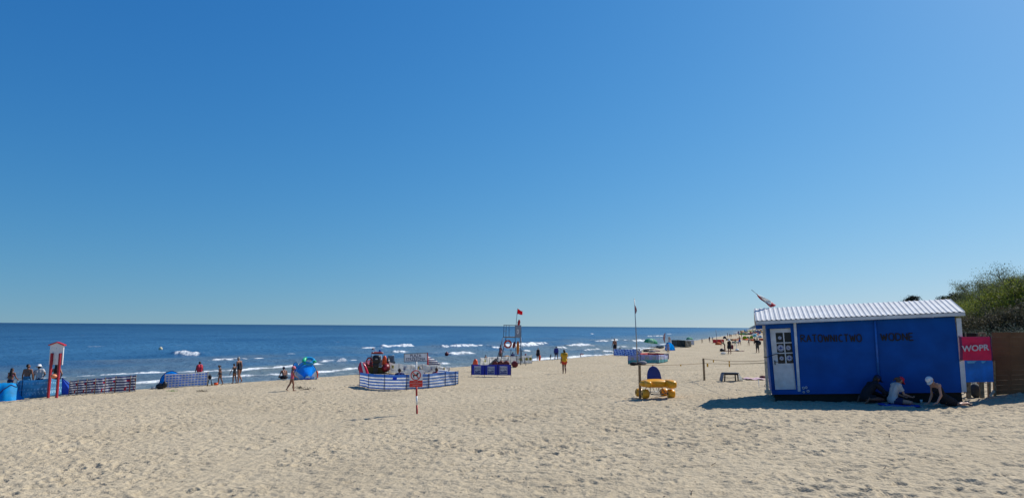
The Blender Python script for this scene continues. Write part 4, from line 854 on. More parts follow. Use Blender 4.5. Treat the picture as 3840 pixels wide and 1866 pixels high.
person('broad shirtless man in sky blue shorts and sunglasses at the blue windbreak', 95, 1484, H=1.84, yaw=4, skin=TAN, heavy=1.12, pose=dict(sp=(2, 1), hd=(4, 0), turn=-58, ua=((2, 15), (2, 15)), fa=((8, 4), (8, 2))), wear=[('swim_shorts', SKYB, TRUNKS)], hair=('short', HAIRD))
person('person in white bucket hat and white t-shirt leaning on one hip', 142, 1482, H=1.80, yaw=18, skin=TAN, pose=dict(sp=(8, -8), sp2=(10, -10), hd=(14, -4), turn=48, ua=((2, 10), (-25, 34)), fa=((6, 2), (40, -30))), wear=[('tshirt', CLW, SHIRT), ('trousers', DBLU, TRUNKS)], hair=('short', HAIRD), hat=('bucket', WHITE))
person('tanned person in navy shorts partly hidden by the white board', 205, 1481, H=1.86, yaw=-4, skin=TAN, heavy=1.05, pose=dict(sp=(4, -3), hd=(4, -8), turn=20, ua=((-10, 34), (-10, 34)), fa=((18, -28), (18, -28))), wear=[('navy_shorts', DBLU, TRUNKS+[('hips', 0, .8, .012)])], hair=('long', HAIRD))
g = G(212, 1492); q = MB().ball((0, 0, 0), .13, sc=(1.1, .9, .75)).build('beach_ball', M('orange_white_plastic', (.85, .28, .12), .5, .3, 8), None); q.location = (g.x, g.y-.32, g.z+1.02); tag(q, 'orange and white ball held behind the red posts', 'ball')
g = G(-3, 1440); 
# ---------------------------------------------------------------- tent, windbreak and people farther along the water
shell_tent('blue tent dome peeking over the blue and white patterned windbreak', 640, 1452, 76, 62, M('tent_bright_blue', (.04, .50, .92), .5, .1, 3, tr=.6), 20, low=None)
g = G(601, 1457); q = MB().ball((0, 0, .14), .2, sc=(1.25, .8, .8)).ball((.2, .05, .22), .18, sc=(.7, .8, 1)).build('bag', BLACK, None); q.location = g; tag(q, 'black bag slumped at the left end of the patterned windbreak', 'bag')
g = G(576, 1458); q = MB().ball((0, 0, .05), .12, sc=(1.3, .8, .7)).build('plastic_bag', M('clear_grey_plastic', (.35, .36, .36), .3), None); q.location = g; tag(q, 'pale plastic bag on the sand left of the black bag', 'bag')
ging = lambda k, u, v: (1 if int(v*22) % 4 in (2, 3) and int(u*40) % 3 else 0) if int(v*22) % 4 != 1 or int(u*40) % 3 == 0 else 0
windbreak('blue and white checked windbreak standing alone on the left beach', [(616, 1456, 51), (778, 1446, 52)], ging, [STW, M('bright_blue_stripe', (.06, .32, .88), .8, tr=.55)], nv=22, nu=40, sag=.01, pm=WOOD)
person('man in red life vest standing behind the checked windbreak', 745, 1440, hpx=84, yaw=35, skin=DSKIN, pose=dict(hd=(14, 0), turn=12), wear=[('life_vest', M('red_vest', (.55, .02, .05), .7), VEST), ('shorts', DBLU, TRUNKS)], hair=('short', HAIRD))
g = G(785, 1445); t = thing('folded_pushchair', 'small black folded pushchair beside the checked windbreak', 'pushchair', g); m = mpp(g)
b = MB(); b.tube([(-.12, 0, 0), (-.02, 0, .45), (.02, 0, .62)], .022, 6); b.tube([(.14, 0, 0), (.02, .05, .5)], .022, 6); b.tube([(-.02, -.2, 0), (0, 0, .5)], .02, 6); b.build('frame', BLACK, t)
b = MB(); b.ball((0, 0, .46), .13, sc=(.8, .7, 1.0)); b.build('seat', BLKC, t)
for x in (-.12, .14): b = MB(); b.torus((x, 0, .06), .05, .015, 'Y', 12, 6); b.build('wheel', BLACK, t)
g = G(809, 1443); q = MB().lathe((0, 0, 0), [(.001, 0), (.09, 0), (.12, .14), (.115, .14), (.085, .01), (.001, .01)], 14).build('toy_bucket', ORANGE, None); q.location = g; tag(q, 'small orange toy bucket at the feet of the woman walking', 'bucket')
person('tanned woman in brown bikini walking alone with head bent', 824, 1442, hpx=74, yaw=95, fem=True, skin=DSKIN, pose=dict(sp=(6, 0), hd=(34, 0), ua=((2, 6), (-14, 6)), fa=((18, 0), (0, 0)), th=((12, 3), (-8, 3)), sh=((4, 1), (-22, 1))), wear=[('bikini', BLKC, BIK), ('bikini_bottom', BLKC, BRIEF)], hair=('pony', HAIRB))
person('tall woman in black swimsuit with grey bun near the water', 896, 1435, hpx=97, yaw=60, fem=True, skin=TAN, pose=dict(sp=(6, -4), hd=(24, 0), turn=20, ua=((-4, 8), (-8, 10)), fa=((10, 2), (14, 2)), th=((-4, 3), (20, 3)), sh=((-4, 1), (-38, 1))), wear=[('swimsuit', BLKC, SWIM)], hair=('bun', HAIRG))
person('shorter woman in black swimsuit walking beside the tall woman', 878, 1437, hpx=74, yaw=75, fem=True, skin=DSKIN, pose=dict(sp=(6, 0), hd=(18, 0), ua=((16, 20), (4, 6)), fa=((22, 8), (14, 2)), th=((8, 2), (-6, 2)), sh=((0, 1), (-12, 1))), wear=[('swimsuit', BLKC, SWIM)], hair=('short', HAIRD))
person('shirtless man in navy cap sitting on the sand beside the blue dome tent', 1066, 1422, H=1.78, yaw=35, skin=TAN, heavy=1.08, pose=dict(sp=(14, 0), sp2=(24, 0), hd=(20, 0), turn=-25, ua=((14, 18), (24, 18)), fa=((60, -10), (66, -10)), th=((95, 32), (92, 34)), sh=((60, -56), (56, -56))), wear=[('shorts', BLKC, TRUNKS)], hair=('short', HAIRD), hat=('knit', DBLU))
shell_tent('light blue dome tent with white band at its foot and a turtle ring on top', 1147, 1421, 82, 66, M('tent_blue', (.10, .52, .95), .5, .1, 3, tr=.65), 8, skew=0, low=CLW, dp=1.2, ground=ROYAL)
shell_tent('small second blue hood leaning against the light blue dome tent', 1112, 1416, 44, 58, M('tent_blue_pale', (.16, .50, .85), .5, .2, 9, tr=.5), -30)
g = G(1147, 1421); m = mpp(g); t = thing('swim_ring', 'green and blue inflatable turtle ring lying on top of the dome tent', 'swim ring', g+Vector((.08, .18, 66*m+.0)))
b = MB(); rt = Matrix.Rotation(R(14), 3, 'Y') @ Matrix.Rotation(R(28), 3, 'X'); b.torus((0, 0, 0), .30, .115, 'Z', 26, 10, rot=rt, mif=lambda i, n: 0 if 9 < i < 19 else 1); b.build('ring', [M('vinyl_green', (.02, .45, .22), .3), M('vinyl_blue', (.02, .30, .60), .3)], t)
b = MB(); b.ball((.40, -.08, -.03), .11, sc=(1.1, .9, .8)); b.build('turtle_head', M('vinyl_green', (.02, .45, .22), .3), t); b = MB(); b.ball((-.30, -.2, -.12), .09, sc=(1.4, .6, .5)); b.build('flipper', M('vinyl_green', (.02, .45, .22), .3), t); b = MB(); b.ball((.22, -.25, -.15), .09, sc=(1.4, .6, .5)); b.build('flipper', M('vinyl_green', (.02, .45, .22), .3), t)
def rbuoy(label, loc, h, tilt=0, mat=ORANGE, rz=0, nm='rescue_buoy'):
    r_ = h*.21; t = thing(nm, label, 'rescue buoy', loc, R(rz), None)
    b = MB(); rt = Matrix.Rotation(R(tilt), 3, 'Y'); b.lathe((0, 0, 0), [(.001, 0), (r_*.7, .01*h), (r_*1.0, .12*h), (r_, .5*h), (r_*.85, .8*h), (r_*.55, .96*h), (.001, h)], 14, 0, sy=.7, rot=rt); b.build('float', mat, t)
    for s_ in (-1, 1): b = MB(); b.tube([rt @ Vector((s_*r_*.9, -.02, h*.38)), rt @ Vector((s_*(r_*1.28), -.03, h*.5)), rt @ Vector((s_*r_*.9, -.02, h*.64))], r_*.12, 6); b.build('handle', BLACK, t)
    return t
g = G(1186, 1417); rbuoy('orange rescue buoy standing on the sand at the right of the dome tent', g, 27*mpp(g), 4)
person('small child in pink sun cap and pink swimsuit walking on the open sand', 1093, 1465, hpx=93, yaw=-62, child=True, vox=.011, skin=TAN, pose=dict(sp=(4, 0), hd=(12, 0), turn=-12, ua=((14, 8), (18, 14)), fa=((62, 4), (56, 10)), th=((-16, 3), (14, 3)), sh=((-30, 1), (2, 1))), wear=[('swimsuit', M('coral_swimsuit', (.62, .10, .16), .7), SWIM+[('yoke', .2, .6, .006)])], hat=('cap', M('coral_cap', (.80, .22, .24), .7)), hair=('short', HAIRB))
def weed(label, px, py, s_, mat, n=40):
    g = G(px, py); b = MB()
    for i in range(n):
        a = random.uniform(0, 6.28); r_ = s_*random.random(); p = Vector((math.cos(a)*r_*1.8, math.sin(a)*r_, .01+random.random()*s_*.25)); q = p+Vector((random.uniform(-1, 1)*s_*.6, random.uniform(-1, 1)*s_*.4, random.uniform(-.1, .35)*s_)); b.beam(p, q, s_*.07, s_*.04)
    q = b.build('seaweed', mat, None); q.location = g; tag(q, label, 'seaweed', 'clumps of seaweed on the sand')
WEED = M('dry_seaweed', (.05, .045, .03), .9)
weed('dark dry seaweed clump just right of the child in pink', 1120, 1455, .22, WEED); weed('dark dry seaweed clump farther right of the child in pink', 1150, 1461, .24, WEED); weed('bright green weed on the sand below the checked windbreak', 643, 1467, .16, M('green_weed', (.08, .26, .03), .8)); weed('dark seaweed strand below the walking women', 757, 1468, .2, WEED)
# ---------------------------------------------------------------- inflatable rescue boat
g = G(1401, 1400); m = mpp(g); rb = thing('rescue_boat', 'red inflatable rescue boat seen from the stern with a black outboard and frame', 'boat', g, R(6)); X = lambda x: (x-1401)*m; Z = lambda y: (1400-y)*m
TUBE = M('red_hypalon', (.20, .012, .016), .4, .12, 4)
for s_, xc in ((-1, X(1359)), (1, X(1445))):
    b = MB(); b.tube([(xc, -.35, Z(1379)), (xc, -.15, Z(1379)), (xc, 1.5, Z(1378)), (xc*.9, 2.6, Z(1374)), (xc*.45, 3.4, Z(1368)), (0, 3.7, Z(1366))], [.12, .29, .29, .28, .26, .24], 16); b.build('tube', TUBE, rb)
    b = MB(); b.lathe((xc, -.36, Z(1379)), [(.001, 0), (.10, 0), (.12, .04)], 14, 0, axis='Y'); b.build('tube_cap', M('red_bright', (.60, .03, .06), .35), rb)
b = MB(); b.prism([(X(1352), -.04, Z(1376)), (X(1450), -.04, Z(1376)), (X(1440), -.04, Z(1396)), (X(1401), -.04, Z(1400)), (X(1360), -.04, Z(1396))], (0, .08, 0)); b.build('transom', M('olive_transom', (.10, .075, .01), .55), rb)
b = MB(); b.prism([(X(1360), 0, Z(1392)), (X(1442), 0, Z(1392)), (X(1401), 0, .0)], (0, 3.2, .1)); b.build('hull', M('grey_hull', (.30, .31, .33), .4), rb)
om = thing('outboard_motor', '', '', (0, 0, 0)); bpy.data.objects.remove(om)
b = MB(); sbox(b, (X(1412), -.32, Z(1347)), (.58, .5, .62), .6); sbox(b, (X(1410), -.32, Z(1367)), (.44, .34, .36), .6); b.box((X(1409), -.26, Z(1383)), (.30, .22, .42)); b.box((X(1407), -.26, .08), (.16, .26, .2)); o_ = b.build('outboard_motor', BLACK, rb)
b = MB(); b.lathe((X(1406), -.12, .12), [(.02, -.03), (.05, -.03), (.05, .03), (.02, .03)], 10, 0, axis='Y'); b.build('propeller', GREY, o_); b = MB(); b.box((X(1413), -.575, Z(1345)), (.16, .008, .08)); b.build('badge', M('badge_grey', (.35, .35, .36), .4), o_)
b = MB(); b.box((X(1405), .95, Z(1352)), (.72, .35, .62)); b.box((X(1392), .5, Z(1362)), (.3, .4, .5)); b.box((X(1422), .5, Z(1362)), (.28, .4, .5)); b.build('console', M('console_white', (.42, .45, .48), .4), rb, bev=.02)
b = MB(); fx = (X(1388), X(1433))
b.tube([(fx[0]-.06, .3, Z(1378)), (fx[0], .3, Z(1340)), (fx[0]+.06, .3, Z(1326)), (fx[1]-.06, .3, Z(1326)), (fx[1], .3, Z(1340)), (fx[1]+.06, .3, Z(1378))], .025, 8); b.build('roll_bar', GREY, rb)
b = MB(); sbox(b, (X(1411), .3, Z(1325)), (.86, .34, .16), .5); b.build('top_cushion', M('red_vinyl', (.42, .06, .04), .5, .3, 18), rb)
b = MB(); b.lathe((X(1420), .3, Z(1321)), [(.001, 0), (.075, 0), (.07, .13), (.045, .16), (.001, .17)], 14); b.build('beacon', M('beacon_blue', (.01, .06, .38), .2), rb); b = MB(); b.tube([(X(1404), .3, Z(1322)), (X(1404), .3, Z(1310))], .008, 6); b.build('antenna', WHITE, rb)
for xx in (1397, 1431): b = MB(); b.ball((X(xx), .1, Z(1322)), .035); b.build('lamp', M('lamp_glass', (.8, .8, .8), .2), rb)
def lifering(label, loc, Ro, rt, rz=0, sc=1.0, parent=None):
    b = MB(); b.torus((0, 0, 0), Ro, rt, 'Y', 28, 10, mif=lambda i, n: 1 if i % 7 == 0 else 0); o = b.build('lifebuoy', [M('lifebuoy_orange', (.55, .04, .02), .5), M('lifebuoy_band', (.55, .30, .26), .5)], None)
    o.location = loc; o.rotation_euler = (0, 0, R(rz)); o.scale = (sc, 1, 1); tag(o, label, 'lifebuoy'); return o
W2 = lambda x, y, dy=0: Vector(g)+Vector((X(x), dy, Z(y)))
lifering('orange lifebuoy hanging on the left side of the rescue boat frame', W2(1382, 1357, .15), .27, .06, 30, .75)
rbuoy('orange torpedo buoy hanging at the right side of the rescue boat frame', W2(1437, 1372, .15), 38*m, 3); rbuoy('blurred red torpedo buoy leaning inside the rescue boat left of the motor', W2(1394, 1378, .1), 22*m, -25, TUBE)
q = MB().lathe((0, 0, 0), [(.001, 0), (.07, 0), (.08, .1), (.05, .16), (.001, .17)], 12).build('jerrycan', M('can_blue', (.03, .15, .5), .4), None); q.location = W2(1444, 1373, .1); tag(q, 'small blue can on the right tube of the rescue boat', 'can')
g = G(1462, 1396); m = mpp(g); t = thing('quad_bike', 'black quad bike with small windscreen parked right of the rescue boat', 'quad bike', g, R(10)); X = lambda x: (x-1462)*m; Z = lambda y: (1396-y)*m
b = MB(); sbox(b, (0, .3, Z(1374)), (.55, 1.1, .42), .7); sbox(b, (X(1453), 0, Z(1356)), (.34, .5, .55), .8); b.box((X(1470), .1, Z(1360)), (.4, .5, .10)); b.build('body', BLACK, t)
for s_ in (-1, 1):
    for yy in (-.1, 1.1): b = MB(); b.lathe((s_*.42, yy, .28), [(.05, -.11), (.25, -.11), (.28, -.05), (.28, .05), (.25, .11), (.05, .11)], 18, 0, axis='X'); b.build('wheel', BLACK, t)
b = MB(); b.tube([(X(1450), .2, Z(1360)), (X(1453), .2, Z(1334)), (X(1476), .2, Z(1333)), (X(1477), .2, Z(1358))], .018, 6); b.build('windscreen_frame', GREY, t); b = MB(); b.box(((X(1453)+X(1476))/2, .2, Z(1346)), (.42, .008, .42)); b.build('windscreen', M('tinted_screen', (.12, .16, .20), .2), t)
b = MB(); b.tube([(-.35, .45, Z(1357)), (0, .5, Z(1352)), (.35, .45, Z(1357))], .018, 6); b.build('handlebar', BLACK, t); b = MB(); b.ball((X(1457), -.3, Z(1352)), .06); b.build('lamp', M('lamp_glass', (.8, .8, .8), .2), t); b = MB(); b.ball((X(1450), -.28, Z(1363)), .05); b.build('lamp', M('lamp_glass', (.8, .8, .8), .2), t)
# ---------------------------------------------------------------- white lifeguard windbreak and the striped enclosure
t, W_ = windbreak('long white windbreak with round blue cross emblems behind the striped enclosure', [(1458, 1398, 40), (1495, 1401, 38), (1541, 1402, 36), (1582, 1400, 36), (1637, 1399, 30), (1686, 1396, 19)], lambda k, u, v: 0, [CLW], sag=.09, rip=.04, pm=GREY)
EMB = M('emblem_blue', (.05, .07, .22), .6); EMY = M('emblem_yellow', (.62, .45, .03), .6)
def onwb(t, W_, k, u, v, out=.05):
    (p, hp), (q, hq) = W_[k], W_[k+1]; c0 = W_[0][0]; d = (q-p).normalized(); n = Vector((d.y, -d.x, 0)).normalized(); 
    if n.y > 0: n = -n
    return (p.lerp(q, u)-c0)+n*out+Vector((0, 0, (hp*(1-u)+hq*u)*v)), Vector((d.x, d.y, d.z)), n
for k, u in ((1, .5), (3, .62)):
    c, d, n = onwb(t, W_, k, u, .52); b = MB(); Z_ = Vector((0, 0, 1)); disk(b, c, d, Z_, .145, 0, n=20, sx=.75); disk(b, c+n*.004, d, Z_, .120, 1, n=20, sx=.75); b.box(c+n*.014, (.04, .01, .16), 0); b.box(c+n*.015, (.12, .01, .04), 0); b.build('emblem', [EMB, M('cloth_white2', (.7, .7, .7), .8)], t)
for k, u, v in ((0, .45, .62), (2, .7, .6), (4, .5, .6)):
    c, d, n = onwb(t, W_, k, u, v); b = MB(); b.box(c, (.16, .01, .20), 0); b.box(c+n*.01, (.03, .01, .16), 1); b.build('emblem', [EMY, EMB], t)
for k, u, w_ in ((0, .45, 7), (1, .4, 9), (3, .4, 8)):
    c, d, n = onwb(t, W_, k, u, .27); b = MB()
    for i in range(w_): b.box(c+d*(i-w_/2)*.045, (.03, .008, random.uniform(.02, .035)))
    b.build('small_print', EMB, t)
PBL = M('violet_blue_stripe', (.15, .31, .62), .75, .06, tr=.6); PWH = M('pale_violet_stripe', (.86, .86, .84), .8, .05, tr=.6)
seqs = [0, 0, 1, 0, 0, 1, 1, 0, 0, 1, 1, 0, 0, 1, 1, 0, 0, 1, 1, 0]
ob_ = lambda k, u, v: (2 if (k == 2 and .30 < u < .55 and .62 < v < .85) else seqs[int((1-v)*20) % 20])
t, W_ = windbreak('wide blue and white striped windbreak curving round the sitting lifeguards', [(1348, 1447, 50), (1381, 1456, 54), (1440.5, 1461, 56), (1523.5, 1461, 56), (1607.5, 1455, 53), (1669, 1448, 53), (1709, 1443, 50), (1718, 1440, 47)], ob_, [PBL, PWH, ROYAL], nv=20, sag=.02, rip=.02, pm=DBLU)
for k, u0_ in ((4, .15), (5, .1)):
    b = MB()
    for i in range(9): c, d, n = onwb(t, W_, k, u0_+i*.085, .58+.02*math.sin(i*2.3), .06); b.beam(c+Vector((-.03, 0, -.03*(i % 2))), c+Vector((.03, 0, .03*((i+1) % 2))), .012)
    b.build('script_print', EMB, t)
t, W_ = windbreak('back part of a blue striped windbreak inside the enclosure on its right', [(1638, 1421, 37), (1682, 1424, 35), (1714, 1436, 44)], band(10, 0, 1), [PBL, PWH], nv=10, sag=.05, pm=DBLU)
g = G(1603, 1392); t = thing('striped_tent', 'white and navy striped tent side with red pole behind the beach sign', 'tent', g); m = mpp(g)
b = MB(); b.grid(lambda u, v: Vector((u*44*m*(1-v**1.8)+.02, .1+u*.4, 20*m+33*m*v)), 10, 9, lambda i, j: j % 2); b.build('cloth', [CLW, NAVY], t, solid=.005); b = MB(); b.tube([(0, 0, -.1), (0, 0, 57*m)], .05, 8); b.build('pole', RED, t)
g = G(1610, 1394); q = MB().ball((0, 0, 0), .16, sc=(1.2, .8, .5)).build('red_bag', M('coral_bag', (.70, .08, .04), .6), None); q.location = g+Vector((0, -.1, 29*mpp(g))); 
bpy.data.objects.remove(q)
SEAT = dict(sp=(14, 0), sp2=(24, 0), hd=(20, 0), th=((128, 12), (128, 12)), sh=((22, 2), (22, 2)), ua=((30, 12), (30, 12)), fa=((70, -8), (70, -8)))
for px, py, hr, sk, wr, lb, yw in ((1500, 1449, HAIRD, TAN, NAVY, 'dark haired head of the leftmost person inside the striped enclosure', 20), (1552, 1437, HAIRD, TAN, BLKC, 'dark haired person inside the enclosure left of the sign pole', -30),
                               (1581, 1441, HAIRG, TAN, GRYC, 'grey haired person in grey inside the enclosure beside the sign pole', 30), (1623, 1445, HAIRB, DSKIN, REDC, 'brown haired person inside the enclosure right of the dog sign', -50)):
    person(lb, px, py, H=1.72, yaw=yw, skin=sk, pose=SEAT, wear=[('tshirt', wr, SHIRT), ('shorts', NAVY, TRUNKS)], hair=('short', hr), group='people sitting inside the striped enclosure')
g = G(1366, 1441); m = mpp(g); t = thing('rescue_board', 'glossy red and white rescue board leaning behind the left end of the striped windbreak', 'board', g); rot = Matrix.Rotation(R(-20), 3, 'Y') @ Matrix.Rotation(R(-12), 3, 'X')
b = MB(); b.ball((-.05, .05, .62), .72, n=24, sc=(.36, .14, .95), rot=rot); q = b.build('board', [M('board_red', (.66, .015, .045), .25), M('board_white', (.75, .66, .60), .25)], t)
for p in q.data.polygons:
    lx_ = rot.inverted() @ (p.center-Vector((-.05, .05, .62)))
    if abs(lx_.x-.06) < .055: p.material_index = 1
b = MB(); b.tube([rot @ Vector((-.1, -.12, -.1))+Vector((-.05, .05, .62)), rot @ Vector((-.1, -.17, .0))+Vector((-.05, .05, .62)), rot @ Vector((-.1, -.12, .12))+Vector((-.05, .05, .62))], .012, 6); b.build('handle', BLACK, t)
# ---------------------------------------------------------------- the beach sign
g = G(1564, 1550); m = mpp(g); sg = thing('beach_sign', 'red and white striped pole carrying the plate PLAŻA STRZEŻONA and a no-dogs sign', 'sign', g, R(2)); X = lambda x: (x-1564)*m; Z = lambda y: (1550-y)*m
b = MB(); zs = [-.3, Z(1518), Z(1486), Z(1453), Z(1345)]; cc = [0, 1, 0, 1]
for i in range(4): b.tube([(X(1564)-.006*i, 0, zs[i]), (X(1564)-.006*(i+1), 0, zs[i+1])], .033, 12, cc[i])
b.build('pole', [M('sign_red', (.42, .02, .02), .5, .2, 9), WHITE], sg)
sg.rotation_euler = (0, R(-1.6), R(2)); TXB = M('sign_text_blue', (.006, .02, .10), .6); SGW = M('sign_plate_white', (.74, .75, .78), .45, .06); SGR = M('sign_plate_red', (.72, .04, .02), .45, .08)
b = MB(); b.prism([(X(1518), -.045, Z(1361)), (X(1604), -.045, Z(1360)), (X(1604), -.045, Z(1330)), (X(1518), -.045, Z(1331.5))], (0, .012, 0)); p1_ = b.build('name_plate', SGW, sg)
b = MB(); 
for a_, c_ in (((1518, 1361), (1604, 1360)), ((1604, 1330), (1518, 1331.5)), ((1518, 1331.5), (1518, 1361))): b.beam((X(a_[0]), -.05, Z(a_[1])), (X(c_[0]), -.05, Z(c_[1])), .016, .012, up=(0, 1, 0))
b.build('plate_border', M('border_dark', (.05, .06, .09), .5), p1_)
b = MB(); b.beam((X(1604.5), -.05, Z(1361)), (X(1604.5), -.05, Z(1329)), .03, .02, up=(0, 1, 0)); b.build('plate_edge', RED, p1_)
lettering('PLAŻA', TXB, p1_, (X(1560), -.048, Z(1339.5)), .145, sx=.92, off=.007); lettering('STRZEŻONA', TXB, p1_, (X(1560), -.048, Z(1352.5)), .145, sx=.82, off=.007)
b = MB(); x0, x1 = X(1537), X(1585); b.box(((x0+x1)/2, -.045, (Z(1391)+Z(1429))/2), (x1-x0, .012, Z(1391)-Z(1429))); p2_ = b.build('dog_plate', M('sign_white2', (.80, .80, .78), .45, .05), sg, bev=.003)
b = MB(); b.box(((x0+x1)/2, -.045, (Z(1429.3)+Z(1453))/2), (x1-x0, .012, Z(1429.3)-Z(1453))); b.build('red_plate', SGR, sg, bev=.003)
cx, cz = X(1560.5), Z(1410.5); b = MB(); b.torus((cx, -.056, cz), .163, .016, 'Y', 36, 6); b.beam((cx-.11, -.058, cz+.11), (cx+.11, -.058, cz-.11), .026, .008, up=(0, 1, 0)); b.build('ban_ring', SGR, p2_)
dog = [(-.10, -.02), (-.115, .05), (-.095, .055), (-.085, .01), (-.02, .02), (.03, .035), (.045, .075), (.06, .10), (.075, .08), (.115, .065), (.115, .045), (.08, .035), (.07, .0), (.065, -.02), (.07, -.10), (.05, -.10), (.045, -.03), (.01, -.035), (-.05, -.03), (-.06, -.055), (-.045, -.105), (-.065, -.105), (-.09, -.06)]
b = MB(); b.prism([(cx+x, -.054, cz+z+.005) for x, z in dog], (0, .003, 0)); b.build('dog_symbol', BLACK, p2_)
PT = M('sign_text_pale', (.75, .45, .40), .6)
for s_, y_ in (('ZAKAZ', 1433.5), ('WPROWADZANIA', 1439.5), ('ZWIERZĄT', 1446.5)): lettering(s_, PT, p2_, (cx+.003, -.054, Z(y_)), .050, sx=.95)
# ---------------------------------------------------------------- violet windbreak with three printed panels
t, W_ = windbreak('violet blue three panel windbreak with white square prints', [(1767, 1410, 43), (1817, 1411, 42), (1864.5, 1412, 45), (1916, 1412, 45)], lambda k, u, v: 0, [PURP], sag=.0, rip=.004, pm=DBLU, lift=.10)
LW = M('logo_white', (.85, .85, .90), .7, .04, tr=.5); LD = M('logo_grey', (.10, .10, .16), .7); LV = M('logo_navy', (.035, .045, .22), .7)
for k in range(3):
    u = (.50, .53, .46)[k]; c, d, n = onwb(t, W_, k, u, .54, .05); Z_ = Vector((0, 0, 1)); w2, h2_ = .245, .26; o = c
    P = lambda x, z, e=0: o+d*x+Z_*z+n*e
    b = MB()
    b.prism([P(-w2, -h2_), P(w2, -h2_), P(w2, h2_), P(-w2, h2_)], -n*.003, 0); b.prism([P(-w2*.88, -h2_*.88, .004), P(w2*.88, -h2_*.88, .004), P(w2*.88, h2_*.93, .004), P(-w2*.88, h2_*.93, .004)], -n*.002, 1)
    up = [P(-w2*.82+2*w2*.82*i/12, -.03+.022*math.sin(i*.55+2.6), .008) for i in range(13)]; b.prism(up+[P(w2*.82, h2_*.84, .008), P(-w2*.82, h2_*.84, .008)], -n*.002, 0); b.build('printed_square', [LW, LV], t)
    lettering('BNQN', LD, t, P(0, .10, .012), .15, X=d, Z=Z_, sx=.95); lettering('AZYOR', LW, t, P(0, -.12, .012), .14, X=d, Z=Z_, sx=.95, off=.008)
# ---------------------------------------------------------------- lifeguard tower
g = G(1905, 1372); m = mpp(g); T_ = thing('lifeguard_tower', 'tall blue steel lifeguard tower with open cage, grey shield panel and red flag', 'tower', g, 0); X = lambda x: (x-1905)*m; Z = lambda y: (1372-y)*m
YD = 1.25
def stube(nm, pts, r=.028, mt=STEEL, par=T_): b = MB(); b.tube(pts, r, 8); return b.build(nm, mt, par)
zt, zp = Z(1221), Z(1266)
for (xt, xb, y0, yb_, yy) in ((1886, 1857, 0, 1368, -.35), (1952, 1951, 0, 1360, -.35), (1897, 1874, YD, 1364, YD+.3), (1950, 1958, YD, 1352, YD+.3)):
    stube('leg', [(X(xt), y0, zp), (X(xb), yy, Z(yb_)-.15)], .032)
for xx, yy in ((1889, 0), (1952.5, 0), (1897, YD), (1950, YD), (1908, 0), (1931, 0)): stube('cage_post', [(X(xx)-.03*(xx < 1900), yy, zp), (X(xx), yy, zt)], .024)
for z_ in (zt, zp): stube('rail', [(X(1888), 0, z_), (X(1953), 0, z_-.02), (X(1951), YD, z_-.02), (X(1897), YD, z_), (X(1888), 0, z_)], .024)
stube('rail', [(X(1888), 0, (zt+zp)/2), (X(1897), YD, (zt+zp)/2)], .018); b = MB(); b.box((X(1921), YD/2, zp+.02), (X(1951)-X(1890), YD, .04)); b.build('platform', WOOD, T_)
b = MB(); b.box((X(1941.5), -.03, (zt+zp)/2), (21*m, .03, 46*m)); pan = b.build('shield_panel', M('grey_panel', (.26, .29, .34), .5), T_, bev=.006)
b = MB(); disk(b, (X(1940.5), -.05, Z(1245)), Vector((1, 0, 0)), Vector((0, 0, 1)), 9*m, 0, sx=.45); b.box((X(1940.5), -.056, Z(1245)), (.035, .006, .22), 1); b.box((X(1940.5), -.057, Z(1245)), (.09, .006, .05), 1); b.build('emblem', [WHITE, NAVY], pan)
for i in range(6): z_ = Z(1360)+i*(zp-Z(1360))/6; f = (z_-Z(1360))/(zp-Z(1360)); stube('ladder_rung', [(X(1936)+f*.05, -.05, z_), (X(1951), -.30*(1-f)-.02, z_)], .014)
stube('ladder_rail', [(X(1936), -.35, Z(1366)), (X(1931), 0, zp)], .022)
stube('brace', [(X(1868), -.2, Z(1335)), (X(1951), -.2, Z(1335))], .018); stube('brace', [(X(1951), 0, zp), (X(1960), .6, Z(1310))], .014)
fp = stube('flag_pole', [(X(1933), 0, zp), (X(1934), 0, zt), (X(1939), 0, Z(1158))], .02)
b = MB()
def rf(u, v):
    a = Vector((X(1938.6)-.0, 0, Z(1160)-u*0)); x = X(1938.6)+u*19*m; zc = Z(1160)-u*10*m; hh_ = (20-7*u)*m; return Vector((x, .07*math.sin(u*5+v*2), zc-v*hh_+.02*math.sin(u*7)))
b.grid(rf, 10, 8); b.build('flag', M('flag_red', (.80, .015, .04), .7, tr=.5), T_, solid=.004)
TP = lambda x, y, dy=0.0: g+Vector((X(x), dy, Z(y)))
rbuoy('red rescue can fixed upright on the top rail of the lifeguard tower', TP(1943, 1222, 0), 22*m, 8, M('can_red', (.42, .015, .02), .4), nm='rescue_can')
lifering('large red lifebuoy hung in the middle of the lifeguard tower', TP(1904, 1291, -.12), 12.5*m, 3.2*m, 0, .95)
b = MB(); b.ball((0, 0, 0), 12.5*m, n=16, sc=(.45, .35, 1)); q = b.build('rescue_torpedo', DRED, None); q.location = TP(1927, 1294, -.1); q.rotation_euler = (0, R(12), 0); tag(q, 'dark red torpedo float hung on the tower beside the lifebuoy', 'float')
b = MB(); b.ball((0, 0, 0), 25*m, n=20, sc=(.22, .10, 1)); q = b.build('rescue_board', [YEL, RED], None)
for p in q.data.polygons:
    if abs(p.center.x-.01) < .04: p.material_index = 1
q.location = TP(1941, 1304, -.12); tag(q, 'narrow yellow board with red stripe standing inside the tower legs', 'board')
